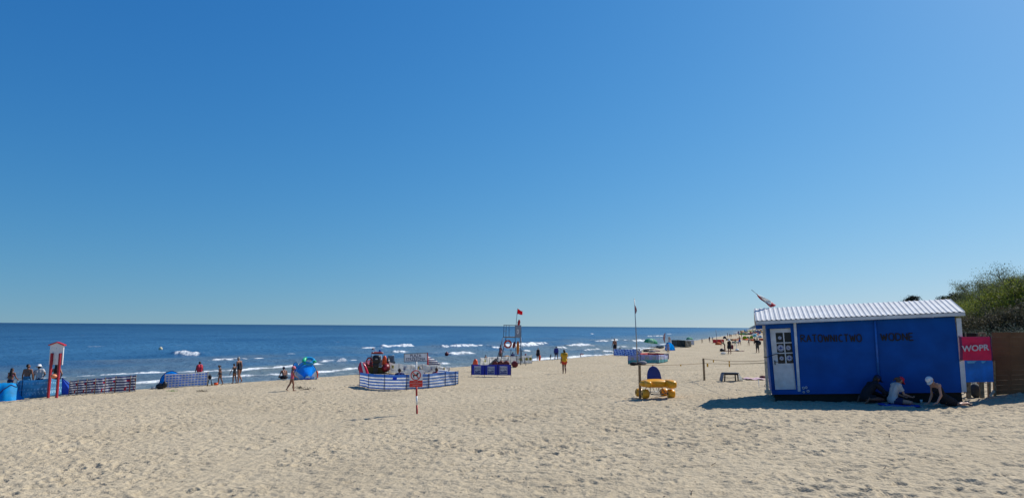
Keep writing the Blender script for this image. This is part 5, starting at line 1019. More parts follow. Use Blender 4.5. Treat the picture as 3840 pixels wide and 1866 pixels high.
t = thing('shovel', 'long handled shovel with grip standing at the foot of the tower', 'shovel', TP(1915, 1362, -.4)); b = MB(); b.tube([(0, 0, 0), (0, 0, 46*m)], .018, 6); b.build('handle', M('dark_red_wood', (.12, .03, .03), .6), t); b = MB(); b.beam((-.09, 0, 49*m), (.09, 0, 49*m), .03); b.beam((-.09, 0, 49*m), (0, 0, 45*m), .02); b.beam((.09, 0, 49*m), (0, 0, 45*m), .02); b.build('grip', M('dark_red_wood', (.12, .03, .03), .6), t)
b = MB(); b.tube([(-.12, 0, 36*m), (.03, 0, -.1)], .02, 6); c = G(1971, 1370); q = b.build('leaning_pole', GREY, None); q.location = c; tag(q, 'thin dark pole leaning in front of the white banner right of the tower', 'pole')
for i, (px, py, l_) in enumerate(((1859, 1375, 'leftmost'), (1879, 1375, 'second from left'), (1899, 1375, 'third from left'), (1930, 1377, 'rightmost'))):
    c = G(px, py); b = MB(); r_ = .25; b.lathe((0, 0, r_), [(.001, -.42), (r_*.9, -.42), (r_, -.38), (r_, -.14), (r_*1.04, -.12), (r_, -.1), (r_, .1), (r_*1.04, .12), (r_, .14), (r_, .38), (r_*.9, .42), (.001, .42)], 18, 0, axis='Y')
    q = b.build('plastic_barrel', M('brown_red_barrel', (.19, .035, .015), .45, .25, 4) if i < 3 else DRED, None); q.location = c+Vector((0, .35, 0)); q.rotation_euler = (0, 0, R(5*i-10)); tag(q, f'dark red plastic barrel at the tower foot, {l_} of the four', 'barrel', 'barrels lying at the tower foot')
t, W_ = windbreak('white windbreak with yellow emblems around the lifeguard tower', [(1800, 1371, 30), (1834, 1368, 30), (1866, 1366, 29), (1906, 1364, 29), (1938, 1364, 30), (1966, 1363, 31), (1995, 1362, 32)], lambda k, u, v: 0, [CLW], sag=.06, rip=.03, pm=GREY)
for k, u in ((0, .5), (4, .5), (5, .3), (5, .8)): c, d, n = onwb(t, W_, k, u, .55); b = MB(); disk(b, c, d, Vector((0, 0, 1)), .13, 0, n=16); b.box(c+n*.012, (.035, .01, .17), 1); b.build('emblem', [M('emblem_yellow2', (.42, .38, .05), .6), M('emblem_dark', (.05, .05, .03), .6)], t)
for k in (0, 4): c, d, n = onwb(t, W_, k, .4, .15); b = MB(); [b.box(c+d*(i-4)*.05, (.035, .008, .02)) for i in range(9)]; b.build('small_print', GREY, t)
c = G(1843, 1375); b = MB(); b.prism([(-.45, 0, 0), (.30, 0, 0), (.42, 0, .66), (.30, 0, .68)], (0, .5, 0)); q = b.build('ramp_board', M('grey_plank', (.24, .22, .20), .8, .3, 6), None); q.location = c; tag(q, 'grey weathered ramp sloping up behind the violet windbreak', 'ramp')
c = G(1901, 1357); b = MB(); b.ball((0, 0, .66), .50, n=16, sc=(.75, 1.2, .24)); b.box((-.1, .3, .25), (.3, .2, .6)); b.box((.1, -.2, .25), (.3, .2, .6)); q = b.build('rescue_kayak', YEL, None); q.location = c+Vector((0, .2, 0)); tag(q, 'yellow kayak lying behind the tower with its rounded hull up', 'kayak')
g1 = G(1781, 1392); rbuoy('orange rescue buoy standing behind the left end of the violet windbreak', g1, 46*mpp(g1), 2)
g1 = G(2021, 1353); rbuoy('orange rescue buoy hanging at the side of the woman in black', g1+Vector((.05, -.1, .08)), 19*mpp(g1), 5)
person('barefoot girl in coral swimsuit standing left of the lifeguard tower', 1876, 1358, hpx=65, yaw=-50, fem=True, skin=TAN, pose=dict(hd=(14, 0), ua=((10, 8), (20, 6)), fa=((60, -10), (70, -10))), wear=[('swimsuit', M('coral_swim2', (.62, .16, .12), .7), SWIM)], hair=('short', HAIRB))
person('dark person in navy shirt sitting behind the tower legs', 1926, 1347, H=1.68, yaw=30, skin=DSKIN, pose=SEAT, wear=[('tshirt', NAVY, SHIRT), ('shorts', NAVY, TRUNKS)], hair=('short', HAIRD))
person('lifeguard in yellow shirt and red cap resting on the white banner', 1966, 1352, H=1.72, yaw=-10, skin=TAN, pose=dict(SEAT, sp=(34, 8), sp2=(50, 12)), wear=[('tshirt', YELC, SHIRT), ('shorts', RED, TRUNKS)], hair=('short', HAIRD), hat=('knit', REDC))
person('woman in long black dress with grey hair at the water line', 2018, 1352, hpx=49, yaw=10, fem=True, skin=TAN, pose=dict(ua=((4, 10), (-4, 12)), hd=(10, 0)), wear=[('dress', BLKC, DRESS)], hair=('bob', HAIRG), vox=.02)
person('small child in dark clothes and pale hat crouching at the water edge', 2063, 1349, hpx=24, yaw=-80, child=True, skin=DSKIN, pose=dict(th=((40, 10), (20, 10)), sh=((-40, 0), (-30, 0)), sp=(20, 0), ua=((50, 5), (40, 10)), fa=((80, 0), (60, 0))), wear=[('tshirt', BLKC, SHIRT), ('shorts', BLKC, TRUNKS)], hat=('bucket', M('pale_green_hat', (.45, .6, .5), .7)), hair=('short', HAIRB))
person('man in royal blue shirt and dark shorts standing with feet apart in the swash', 2086, 1348, hpx=50, yaw=4, skin=DSKIN, heavy=1.05, pose=dict(th=((3, 9), (-3, 9)), sh=((0, 5), (-4, 5)), ua=((4, 14), (4, 14)), fa=((10, 0), (10, -2))), wear=[('shirt', M('deep_blue_shirt', (.015, .03, .22), .8), LSLV), ('shorts', DBLU, TRUNKS)], hair=('short', HAIRD), vox=.02)
t, J, off = person('lifeguard in yellow t-shirt and red shorts walking across the sand', 2116, 1400, hpx=89, yaw=8, fem=True, skin=DSKIN, pose=dict(hd=(8, 0), turn=20, ua=((-6, 12), (10, 10)), fa=((4, 6), (16, 2)), th=((-2, 1), (14, 1)), sh=((-6, 1), (-34, -2))), wear=[('tshirt', YELC, [(a, b_, c_, d_+.012) for a, b_, c_, d_ in SHIRT]+[('pelv', 0, 1, .022)]), ('shorts', M('red_shorts', (.60, .05, .02), .7), TRUNKS)], hair=('pony', HAIRD), vox=.014)
Lm = MB(); c = J['ch']+off+Vector((0, -.105, .10)); [Lm.box(c+Vector((x, -.012, 0)), (.035, .01, .05)) for x in (-.12, -.06, 0, .06, .12)]; Lm.build('shirt_print', M('print_green', (.06, .10, .02), .8), t)
person('small child in dark red suit bending down to the water', 2178, 1339, hpx=26, yaw=-85, child=True, skin=TAN, pose=dict(sp=(80, 0), sp2=(96, 0), hd=(110, 0), ua=((10, 4), (0, 4)), fa=((14, 0), (4, 0)), th=((-6, 6), (10, 6)), sh=((-6, 2), (-4, 2))), wear=[('suit', M('wine_suit', (.30, .01, .05), .8), SWIM+[('ua', 0, .6, .01), ('th', 0, .5, .01)])], hair=('short', HAIRL), vox=.02)
def swimmer(label, px, py, cap, mt=TAN):
    p = onsea(px, py); return person(label, loc=Vector((p.x, p.y, -1.12)), H=1.7, yaw=random.uniform(-60, 60), skin=mt, pose=dict(ua=((20, 30), (20, 30)), fa=((60, 10), (60, 10))), hair=('short', cap), wear=[('swimwear', DBLU, TRUNKS)], vox=.022, group='people bathing in the sea')
swimmer('head and shoulders of a bather in the water left of the tower', 1822, 1345, HAIRG); swimmer('dark bather standing far out beyond the shirtless man', 2295, 1268, HAIRD, DSKIN)
def buoy(label, px, py, r, mt):
    p = onsea(px, py); b = MB(); b.ball((0, 0, r*.55), r, n=14); b.lathe((0, 0, r*1.4), [(r*.25, 0), (r*.22, r*.3), (.001, r*.35)], 8); q = b.build('marker_buoy', mt, None); q.location = (p.x, p.y, 0); tag(q, label, 'buoy', 'marker buoys floating on the sea')
buoy('dark red buoy floating left of the long breaker behind the sign', 1675, 1331, .30, DRED); buoy('grey and dark buoy floating above the rescue boat', 1399, 1314, .28, M('buoy_grey', (.16, .10, .10), .6)); buoy('small pale buoy left of the rightmost far breaker crest', 602, 1311, .30, M('buoy_pale', (.62, .55, .35), .6))
# ---------------------------------------------------------------- flagpole group
g = G(2391, 1367); m = mpp(g); t = thing('flagpole', 'tall grey steel flagpole with a furled red flag', 'flagpole', g)
b = MB(); b.tube([(0, 0, -.2), ((2387-2391)*m, 0, 120*m), ((2382.5-2391)*m, 0, 242*m)], [.05, .042, .03], 10); b.build('pole', M('pole_grey', (.30, .30, .31), .4, metal=.5), t)
b = MB(); b.grid(lambda u, v: Vector(((2383.5-2391+v*.6)*m+math.sin(math.pi*v)**.8*u*7*m, .03*math.sin(v*9+u*5), (220-v*35)*m)), 6, 12); b.build('flag', M('furled_red', (.25, .01, .03), .8), t, solid=.01)
b = MB(); b.ball(((2382.4-2391)*m, 0, 243*m), .04); b.build('finial', GREY, t)
for px, py, s_, mt, lb in ((2376, 1369, .26, BLKC, 'black bag on the sand at the left of the flagpole foot'), (2393, 1368, .24, BLKC, 'black bag leaning against the flagpole foot'), (2408, 1367, .32, GRYC, 'grey sack lying at the right of the flagpole foot')):
    c = G(px, py); b = MB(); b.ball((0, 0, s_*.5), s_, sc=(1.35, .8, .62)); b.ball((s_*.5, .02, s_*.55), s_*.55, sc=(1, .8, .8)); q = b.build('bag', mt, None); q.location = c; tag(q, lb, 'bag')
BPAT = lambda k, u, v: 1 if (math.sin(u*23+k*3+v*5)+math.sin(v*19-u*9+k) > .15) else 0
windbreak('blue and white flowered windbreak left of the flagpole', [(2302, 1332, 24), (2341, 1334, 25), (2378, 1334, 25), (2392, 1334, 25)], BPAT, [M('pale_blue_print', (.42, .55, .78), .8, tr=.4), M('mid_blue_print', (.08, .18, .60), .8, tr=.3)], nu=16, pm=DBLU)
def palm(k, u, v):
    if v < .35: return 1
    if abs(u-.35) < .12 and v < .75 and math.sin(u*60+v*40) > 0: return 2
    if abs(u-.75) < .1 and v < .7 and math.sin(u*50-v*40) > 0: return 2
    return 0
t, W_ = windbreak('pastel windbreak with palm pictures in front of the flagpole people', [(2355, 1365, 33), (2402, 1364, 35), (2470, 1362, 32), (2491, 1359, 29), (2504, 1355, 23)], palm, [LPURP, M('turquoise_print', (.14, .42, .44), .8, tr=.35), M('olive_print', (.30, .34, .18), .8)], nu=24, pm=NAVY)
windbreak('red windbreak with pale print behind the pastel windbreak', [(2401, 1348, 24), (2430, 1344, 22), (2464, 1344, 21), (2495, 1345, 19)], lambda k, u, v: 1 if (int(u*24) % 3 == 0 and .25 < v < .8) else 0, [REDC, M('salmon_print', (.70, .25, .18), .8)], nu=24, pm=DRED)
windbreak('navy end piece closing the pastel windbreak on the right', [(2490, 1349, 22), (2508, 1346, 21)], lambda k, u, v: 0, [DBLU], pm=NAVY)
person('older shirtless man in dark trunks standing behind the flowered windbreak', 2306, 1329, hpx=61, yaw=25, skin=TAN, heavy=1.12, pose=dict(hd=(12, 0), turn=-20, ua=((8, 10), (4, 12)), fa=((20, 4), (12, 4))), wear=[('trunks', BLKC, TRUNKS)], hair=('short', HAIRG), vox=.02)
person('person in white hat and grey shirt sitting right of the flagpole', 2400, 1340, H=1.75, yaw=8, skin=TAN, pose=SEAT, wear=[('tshirt', M('grey_lilac', (.30, .28, .36), .8), SHIRT), ('shorts', NAVY, TRUNKS)], hair=('short', HAIRB), hat=('cap', WHITE), vox=.02)
person('dark haired bather lying low behind the flowered windbreak', 2337, 1326, H=1.6, yaw=80, skin=DSKIN, pose=dict(SEAT, sp=(40, 0), sp2=(50, 0)), hair=('short', HAIRD), wear=[('trunks', BLKC, TRUNKS)], vox=.025)
def umbrella(label, px, py, wpx, hpx, top, mats, tilt=0, group=None, below=None):
    g = G(px, py); m = mpp(g); t = thing('beach_umbrella', label, 'umbrella', g, R(12), group); w_ = wpx*m/2; zt = (py-top)*m; hh = hpx*m; rot = Matrix.Rotation(R(tilt), 3, 'Y')
    b = MB(); ng = 8
    for k in range(ng):
        a0, a1 = 2*math.pi*k/ng, 2*math.pi*(k+1)/ng
        def fn(u, v, a0=a0, a1=a1): a = a0*(1-u)+a1*u; r_ = w_*math.sin(v*math.pi/2)*(1-.10*math.sin(math.pi*u)*v); return rot @ Vector((r_*math.cos(a), r_*math.sin(a), hh*math.cos(v*math.pi/2)-hh))+Vector((0, 0, zt))
        b.grid(fn, 4, 6, lambda i, j, k=k: k % len(mats))
    b.build('canopy', mats, t, solid=.004); b = MB(); b.tube([(0, 0, -.1), (0, 0, zt-.05)], .018, 6); b.build('pole', WHITE, t)
    for k in range(ng): a = 2*math.pi*k/ng; b = MB(); b.tube([rot @ Vector((0, 0, -hh*.3))+Vector((0, 0, zt)), rot @ Vector((w_*.98*math.cos(a), w_*.98*math.sin(a), -hh))+Vector((0, 0, zt))], .006, 5); b.build('rib', GREY, t)
    return t
umbrella('large green and pale green parasol near the water right of the flagpole', 2443, 1312, 54, 17, 1269, [GREENC, PGREEN], 8)
umbrella('smaller green parasol behind the dark olive windbreak', 2586, 1292, 26, 9, 1264, [GREENC, PGREEN], 0)
def flotsam(label, px, py, w_, mt, n=7):
    c = G(px, py); m = mpp(c); b = MB()
    for i in range(n):
        x = random.uniform(-.5, .5)*w_*m; y = random.uniform(-.6, .6); b.ball((x, y, .08), random.uniform(.15, .28), n=8, sc=(random.uniform(1, 2.2), .8, random.uniform(.35, .8)))
    q = b.build('towel_pile', mt, None); q.location = c; tag(q, label, 'towels')
flotsam('dark heap of bags and driftwood on the sand left of the cyan tent', 2432, 1318, 22, BLACK); flotsam('grey heap of towels on the sand left of the cyan tent', 2449, 1319, 16, GRYC); flotsam('pink towels spread beside the grey heap', 2462, 1317, 12, M('dusty_pink', (.45, .25, .24), .8), 5)
def driftlog(label, px, py, L_, rz):
    c = G(px, py); b = MB(); b.tube([(-L_/2, 0, .06), (-L_/4, .05, .09), (L_/4, -.03, .08), (L_/2, .02, .05)], [.05, .09, .08, .04], 7); q = b.build('driftwood_log', WOOD, None); q.location = c; q.rotation_euler = (0, 0, R(rz)); tag(q, label, 'log', 'driftwood logs')
driftlog('pale driftwood log farther up the sand behind the towels', 2455, 1302, 3.2, 12); driftlog('driftwood log lying near the pink towels', 2438, 1311, 2.4, -8)
g = G(2475, 1306); t = thing('dinghy', 'small grey blue wooden dinghy drawn up on the sand', 'boat', g, R(4)); m = mpp(g); L_ = 29*m
b = MB(); b.grid(lambda u, v: Vector(((u-.5)*L_, (v-.5)*2*.55*math.sin(math.pi*min(.98, max(.06, u)))**.5, .42+.12*abs(u-.5)*2-.42*(1-(abs(v-.5)*2)**2.5))), 14, 10); b.build('hull', M('dinghy_grey', (.10, .15, .20), .6, .2, 5), t, solid=.03)
b = MB(); b.box((0, 0, .36), (.25, 1.0, .03)); b.build('thwart', WOOD, t); b = MB(); b.tube([(-L_/2+.1, 0, .4), (-L_/2+.05, 0, .95)], .03, 6); b.build('stem_post', WHITE, t)
shell_tent('cyan pop-up tent with open side behind the woman in a grey top', 2510, 1313, 44, 31, CYAN, 25, skew=-.5)
person('woman in long grey top standing in front of the cyan tent', 2505, 1324, hpx=41, yaw=0, fem=True, skin=DSKIN, pose=dict(ua=((2, 16), (2, 16)), fa=((4, 10), (4, 10))), wear=[('top', M('grey_lilac', (.30, .28, .36), .8), DRESS+[('yoke', 0, 1, .01)])], hair=('bob', HAIRD), vox=.025)
g = G(2494, 1297); m = mpp(g); t = thing('feather_flag', 'narrow red and white feather flag behind the cyan tent', 'flag', g); b = MB(); b.tube([(0, 0, -.2), (0, 0, 36*m), (.2, 0, 50*m)], .02, 6); b.build('pole', GREY, t)
b = MB(); b.grid(lambda u, v: Vector((-.22*math.sin(math.pi*v)**.6*u*2+.02+.15*v*v, .04*math.sin(v*8), (12+38*v)*m)), 5, 12, lambda i, j: 1 if i == 2 else 0); b.build('flag', [REDC, CLW], t, solid=.006)
person('person in pale pink shirt standing behind the cyan tent', 2510, 1297, hpx=36, yaw=-30, skin=SKIN, pose=dict(ua=((140, 20), (10, 14)), fa=((160, 0), (20, 0))), wear=[('dress', M('pale_pink', (.70, .50, .48), .8), DRESS+[('yoke', 0, 1, .01)])], hair=('long', HAIRL), vox=.03)
windbreak('dark olive windbreak of heavy cloth standing right of the cyan tent', [(2519, 1297, 23), (2543, 1300, 26), (2570, 1302, 26), (2592, 1300, 22)], lambda k, u, v: 0, [OLIVE], sag=.02, rip=.05, pm=WOOD)
windbreak('pale grey windbreak under the smaller green parasol', [(2576, 1294, 20), (2603, 1293, 19)], lambda k, u, v: 0, [M('pale_grey_cloth', (.48, .52, .60), .8, tr=.3)], pm=GREY)
person('dark silhouette of a person sitting left behind the olive windbreak', 2546, 1294, H=1.7, yaw=20, skin=DSKIN, pose=SEAT, wear=[('tshirt', BLKC, SHIRT)], hair=('short', HAIRD), vox=.03); person('dark silhouette of a person sitting right behind the olive windbreak', 2558, 1294, H=1.8, yaw=-20, skin=DSKIN, pose=SEAT, wear=[('tshirt', NAVY, SHIRT)], hair=('short', HAIRD), vox=.03)
# ---------------------------------------------------------------- far group in the middle right
WK = dict(th=((18, 3), (-14, 3)), sh=((2, 1), (-30, 1)), ua=((-16, 8), (18, 8)), fa=((-4, 4), (34, 2)))
FAR = [(2633, 1286, 19, 'dark boy walking at the water edge left of the red windbreak', DSKIN, [('shorts', BLKC, TRUNKS)], HAIRD, 80, WK), (2661, 1284, 23, 'person in dark clothes standing just left of the red windbreak', DSKIN, [('tshirt', BLKC, SHIRT), ('shorts', GRYC, TRUNKS)], HAIRD, 30, {}),
       (2672, 1278, 16, 'person in white top behind the left end of the red windbreak', TAN, [('tshirt', CLW, SHIRT)], HAIRD, -30, {}), (2718, 1318, 48, 'woman in khaki swimsuit bending beside the woman in black', TAN, [('swimsuit', M('khaki', (.16, .14, .08), .8), SWIM)], HAIRB, 70, dict(sp=(34, 0), sp2=(44, 0), hd=(40, 0), ua=((30, 4), (10, 4)), fa=((20, 0), (10, 0)))),
       (2758, 1296, 27, 'boy in pale green shorts with tanned back', TAN, [('shorts', M('pale_green_shorts', (.35, .52, .30), .8), TRUNKS)], HAIRD, 20, dict(th=((3, 9), (-3, 12)))), (2774, 1294, 35, 'tanned man in blue shorts with elbows out', TAN, [('shorts', BLUE, TRUNKS)], HAIRD, 0, dict(ua=((10, 60), (10, 60)), fa=((40, -40), (40, -40)), th=((3, 10), (-3, 10)))),
       (2808, 1296, 28, 'grey haired child stretching both arms sideways', TAN, [('swimsuit', M('sand_suit', (.35, .26, .20), .8), SWIM)], HAIRG, 0, dict(ua=((0, 55), (10, 70)), fa=((0, 65), (10, 80)), th=((3, 8), (-3, 8)))), (2830, 1294, 29, 'person in brown half hidden by the man with the backpack', DSKIN, [('tshirt', M('brown_shirt', (.12, .05, .03), .8), SHIRT)], HAIRB, 0, {})]
for px, py, hp, lb, sk, wr, hr, yw, ps in FAR: person(lb, px, py, hpx=hp, yaw=yw, skin=sk, pose=ps, wear=wr, hair=('short', hr), vox=.03)
person('woman in black tunic and white sun hat carrying a bag', 2736, 1327, hpx=55, yaw=10, fem=True, skin=TAN, pose=dict(ua=((4, 10), (14, 16)), fa=((6, 4), (50, 4))), wear=[('tunic', BLKC, DRESS+[('yoke', 0, 1, .012), ('ua', 0, .6, .014)])], hair=('bob', HAIRD), hat=('sun', WHITE), vox=.02)
c = G(2746, 1322); b = MB(); b.box((0, 0, .75), (.30, .12, .55)); b.torus((0, 0, 1.08), .10, .012, 'Y', 14, 6); q = b.build('shoulder_bag', M('wine_bag', (.16, .02, .03), .7), None, bev=.03); q.location = c; tag(q, 'dark red bag held by the woman in the white sun hat', 'bag')
person('man in black clothes with a large backpack standing far right of the beach group', 2841, 1322, hpx=55, yaw=15, skin=DSKIN, heavy=1.1, pose=dict(ua=((30, 8), (30, 8)), fa=((100, -10), (100, -10))), wear=[('shirt', BLKC, LSLV), ('trousers', M('dark_trousers', (.05, .05, .05), .8), TRUNKS+[('th', 0, 1, .014)])], hair=('short', HAIRD), vox=.02)
c = G(2848, 1322); q = MB().ball((0, 0, 1.25), .27, n=12, sc=(.8, .7, 1.15)).build('backpack', BLACK, None); q.location = c+Vector((0, -.12, 0)); tag(q, 'black backpack worn by the man in black clothes', 'backpack')
windbreak('bright red windbreak with thin pole in front on the far middle sand', [(2673, 1285, 13), (2690, 1286, 14), (2715, 1285, 13)], lambda k, u, v: 0, [M('bright_red_cloth', (.60, .01, .03), .7, tr=.3)], sag=.02, pm=DRED)
g = G(2690, 1292); m = mpp(g); t = thing('thin_pole', 'thin tall grey pole rising from an orange base by the red windbreak', 'pole', g); b = MB(); b.tube([(0, 0, 0), (-4*m, 0, 55*m)], .05, 6); b.build('pole', GREY, t); b = MB(); b.ball((.2, 0, .15), .5, n=12, sc=(1.3, .8, .75)); b.build('base', ORGC, t)
c = G(2745, 1316); b = MB(); b.grid(lambda u, v: Vector(((u-.5)*3.2, (v-.5)*1.2, .05+.05*math.sin(u*20))), 16, 4); q = b.build('blanket', M('brown_blanket', (.14, .07, .05), .85), None, solid=.02); q.location = c; tag(q, 'brown blanket spread behind the woman in the white sun hat', 'blanket')
g = G(2708, 1317); q = MB().ball((0, 0, .2), .30, sc=(1.1, .9, .8)).build('bag', BLACK, None); q.location = g; tag(q, 'round black bag at the left end of the brown blanket', 'bag')
g = G(2713, 1327); q = MB().ball((0, 0, .12), .22, sc=(1.6, .9, .7)).build('bag', CLW, None); q.location = g; tag(q, 'white bag on the sand left of the woman in the sun hat', 'bag')
g = G(2762, 1313); q = MB().tube([(0, 0, 0), (0, 0, 1.15)], [.03, .05], 6).ball((.1, 0, .1), .2, sc=(1.5, .8, .7)).build('folded_parasol', WHITE, None); q.location = g; tag(q, 'folded white parasol stuck upright in the blanket camp', 'umbrella')
# ---------------------------------------------------------------- the far crowd
shell_tent('lime green dome tent, left one of the lime pair in the far camp', 2792, 1270, 18, 11, LIME, 0); shell_tent('lime green dome tent, right one of the lime pair in the far camp', 2817, 1269, 15, 11, M('lime_cloth2', (.28, .48, .03), .7, tr=.3), 10)
shell_tent('dark navy tent on the far sand above the red windbreak', 2717, 1269, 13, 9, NAVY, 0); shell_tent('deep green low tent between the two lime tents', 2804, 1268, 12, 7, GREENC, 0)
STR = [CLW, M('aqua_cloth', (.10, .50, .62), .7, tr=.3)]
umbrella('aqua and white striped parasol tilted toward the viewer in the far camp', 2834, 1282, 26, 10, 1252, STR, 30); umbrella('pale blue parasol right of the striped one in the far camp', 2850, 1280, 20, 8, 1257, [CLW, SKYB], -12); umbrella('tilted white parasol rim behind the striped parasol', 2843, 1275, 18, 6, 1250, [CLW, ORGC], 15)
for x0, x1, y, h_, mt, lb in ((2722, 2770, 1276, 7, M('earth_orange', (.34, .13, .05), .8), 'brown orange windbreak left of the lime tents'), (2784, 2806, 1274, 6, ORGC, 'orange windbreak in front of the left lime tent'), (2810, 2832, 1277, 8, ORGC, 'orange windbreak in front of the right lime tent'), (2846, 2900, 1276, 9, ORGC, 'long orange windbreak beside the hut post'), (2745, 2775, 1286, 7, GRYC, 'grey windbreak in front of the brown orange one')):
    windbreak(lb, [(x0, y, h_), ((x0+x1)/2, y+1, h_), (x1, y, h_)], lambda k, u, v: 0, [mt], nv=4, nu=4, group='far windbreaks in the crowd')
protos = []
for i, (sk, mt, sp_) in enumerate(((TAN, DBLU, TRUNKS), (DSKIN, REDC, TRUNKS), (TAN, BLKC, SWIM), (SKIN, CLW, SHIRT), (DSKIN, BLUE, SHIRT), (TAN, ORGC, SWIM))):
    pz_ = dict(ua=((10+i*6, 10+4*i), (5, 12)), th=((8, 4), (-8, 4)))
    protos.append(lambda lb, x, y, h, yw, sk=sk, mt=mt, sp_=sp_, pz_=pz_: person(lb, x, y, hpx=h, yaw=yw, skin=sk, pose=pz_, wear=[('clothes', mt, sp_)], hair=('short', HAIRD), vox=.06, group='tiny people in the far crowd'))
src = []
for i in range(6): t, J, off = protos[i]('tiny person standing in the far crowd along the beach', 2700, 1262, 18, 0); src.append(t)
H0 = 18*mpp(G(2700, 1262)); used = 0
spots = [(2729, 1267, 20), (2737, 1266, 16), (2742, 1267, 15), (2752, 1260, 9), (2757, 1260, 9), (2761, 1260, 9), (2770, 1259, 8), (2781, 1266, 14), (2826, 1257, 10), (2871, 1277, 16), (2884, 1283, 22), (2893, 1284, 20), (2888, 1275, 16), (2761, 1247, 5), (2797, 1258, 7), (2802, 1257, 8), (2808, 1256, 7)]
rr = random.Random(3)
for k in range(110):
    y = 1236+ (rr.random()**1.4)*22; x = rr.uniform(2790-(y-1236)*1.6, 2905); spots.append((x, y, max(3.5, (y-1228)*.52)))
for i, (x, y, h) in enumerate(spots):
    c = G(x, y); H = min(1.85, max(1.3, h*mpp(c))); r_ = src[i % 6]
    if i < 6: o = r_
    else:
        o = r_.copy(); COL.objects.link(o)
        for ch in list(r_.children): q = ch.copy(); COL.objects.link(q); q.parent = o
    o.location = c; s_ = H/H0; o.scale = (s_, s_, s_); o.rotation_euler = (0, 0, rr.uniform(0, 6.28))
# low far windbreaks and parasols that read as coloured dots
pal = [REDC, ORGC, BLUE, CYAN, CLW, LIME, GREENC, YELC, NAVY, PINK, SKYB]
fs = []
for k in range(70):
    y = 1235+(rr.random()**1.3)*22; x = rr.uniform(2800-(y-1235)*1.4, 2905); c = G(x, y); b = MB(); w_ = rr.uniform(1.5, 3.5)
    if k % 3: b.grid(lambda u, v: Vector(((u-.5)*w_, .3*math.sin(u*3), v*.8)), 4, 2); nm, ct_, lb = 'windbreak', 'windbreak', 'tiny coloured windbreak far off in the beach crowd'
    else: b.lathe((0, 0, 1.5), [(1.0, 0), (.7, .22), (.001, .38)], 8); b.tube([(0, 0, 0), (0, 0, 1.6)], .02, 4); nm, ct_, lb = 'beach_umbrella', 'umbrella', 'tiny coloured parasol far off in the beach crowd'
    q = b.build(nm, pal[rr.randrange(len(pal))], None, solid=.01); q.location = c; q.rotation_euler = (0, 0, rr.uniform(-.5, .5)); tag(q, lb, ct_, 'tiny '+ct_+'s in the far crowd')
# ---------------------------------------------------------------- dune vegetation
def leafmat(nm, c): return M(nm, c, .7, .25, 3, tr=.3)
LF = dict(willow=[leafmat('willow_leaf', (.14, .17, .065)), leafmat('willow_leaf_pale', (.23, .26, .12)), leafmat('willow_leaf_dark', (.04, .055, .025))],
          olive=[leafmat('olive_leaf', (.17, .20, .022)), leafmat('olive_leaf_bright', (.32, .36, .04)), leafmat('olive_leaf_dark', (.045, .06, .012))],
          brown=[leafmat('brown_green_leaf', (.075, .075, .035)), leafmat('dry_leaf', (.14, .11, .055)), leafmat('brown_leaf_dark', (.035, .032, .018))],
          silver=[leafmat('silver_leaf', (.13, .16, .11)), leafmat('silver_leaf_pale', (.22, .25, .19)), leafmat('silver_leaf_dark', (.05, .065, .04))],
          pine=[leafmat('pine_needle', (.022, .035, .020)), leafmat('pine_needle_light', (.045, .062, .035)), leafmat('pine_needle_dark', (.012, .018, .012))])
BARK = M('bark', (.085, .065, .048), .9, .3, 10)
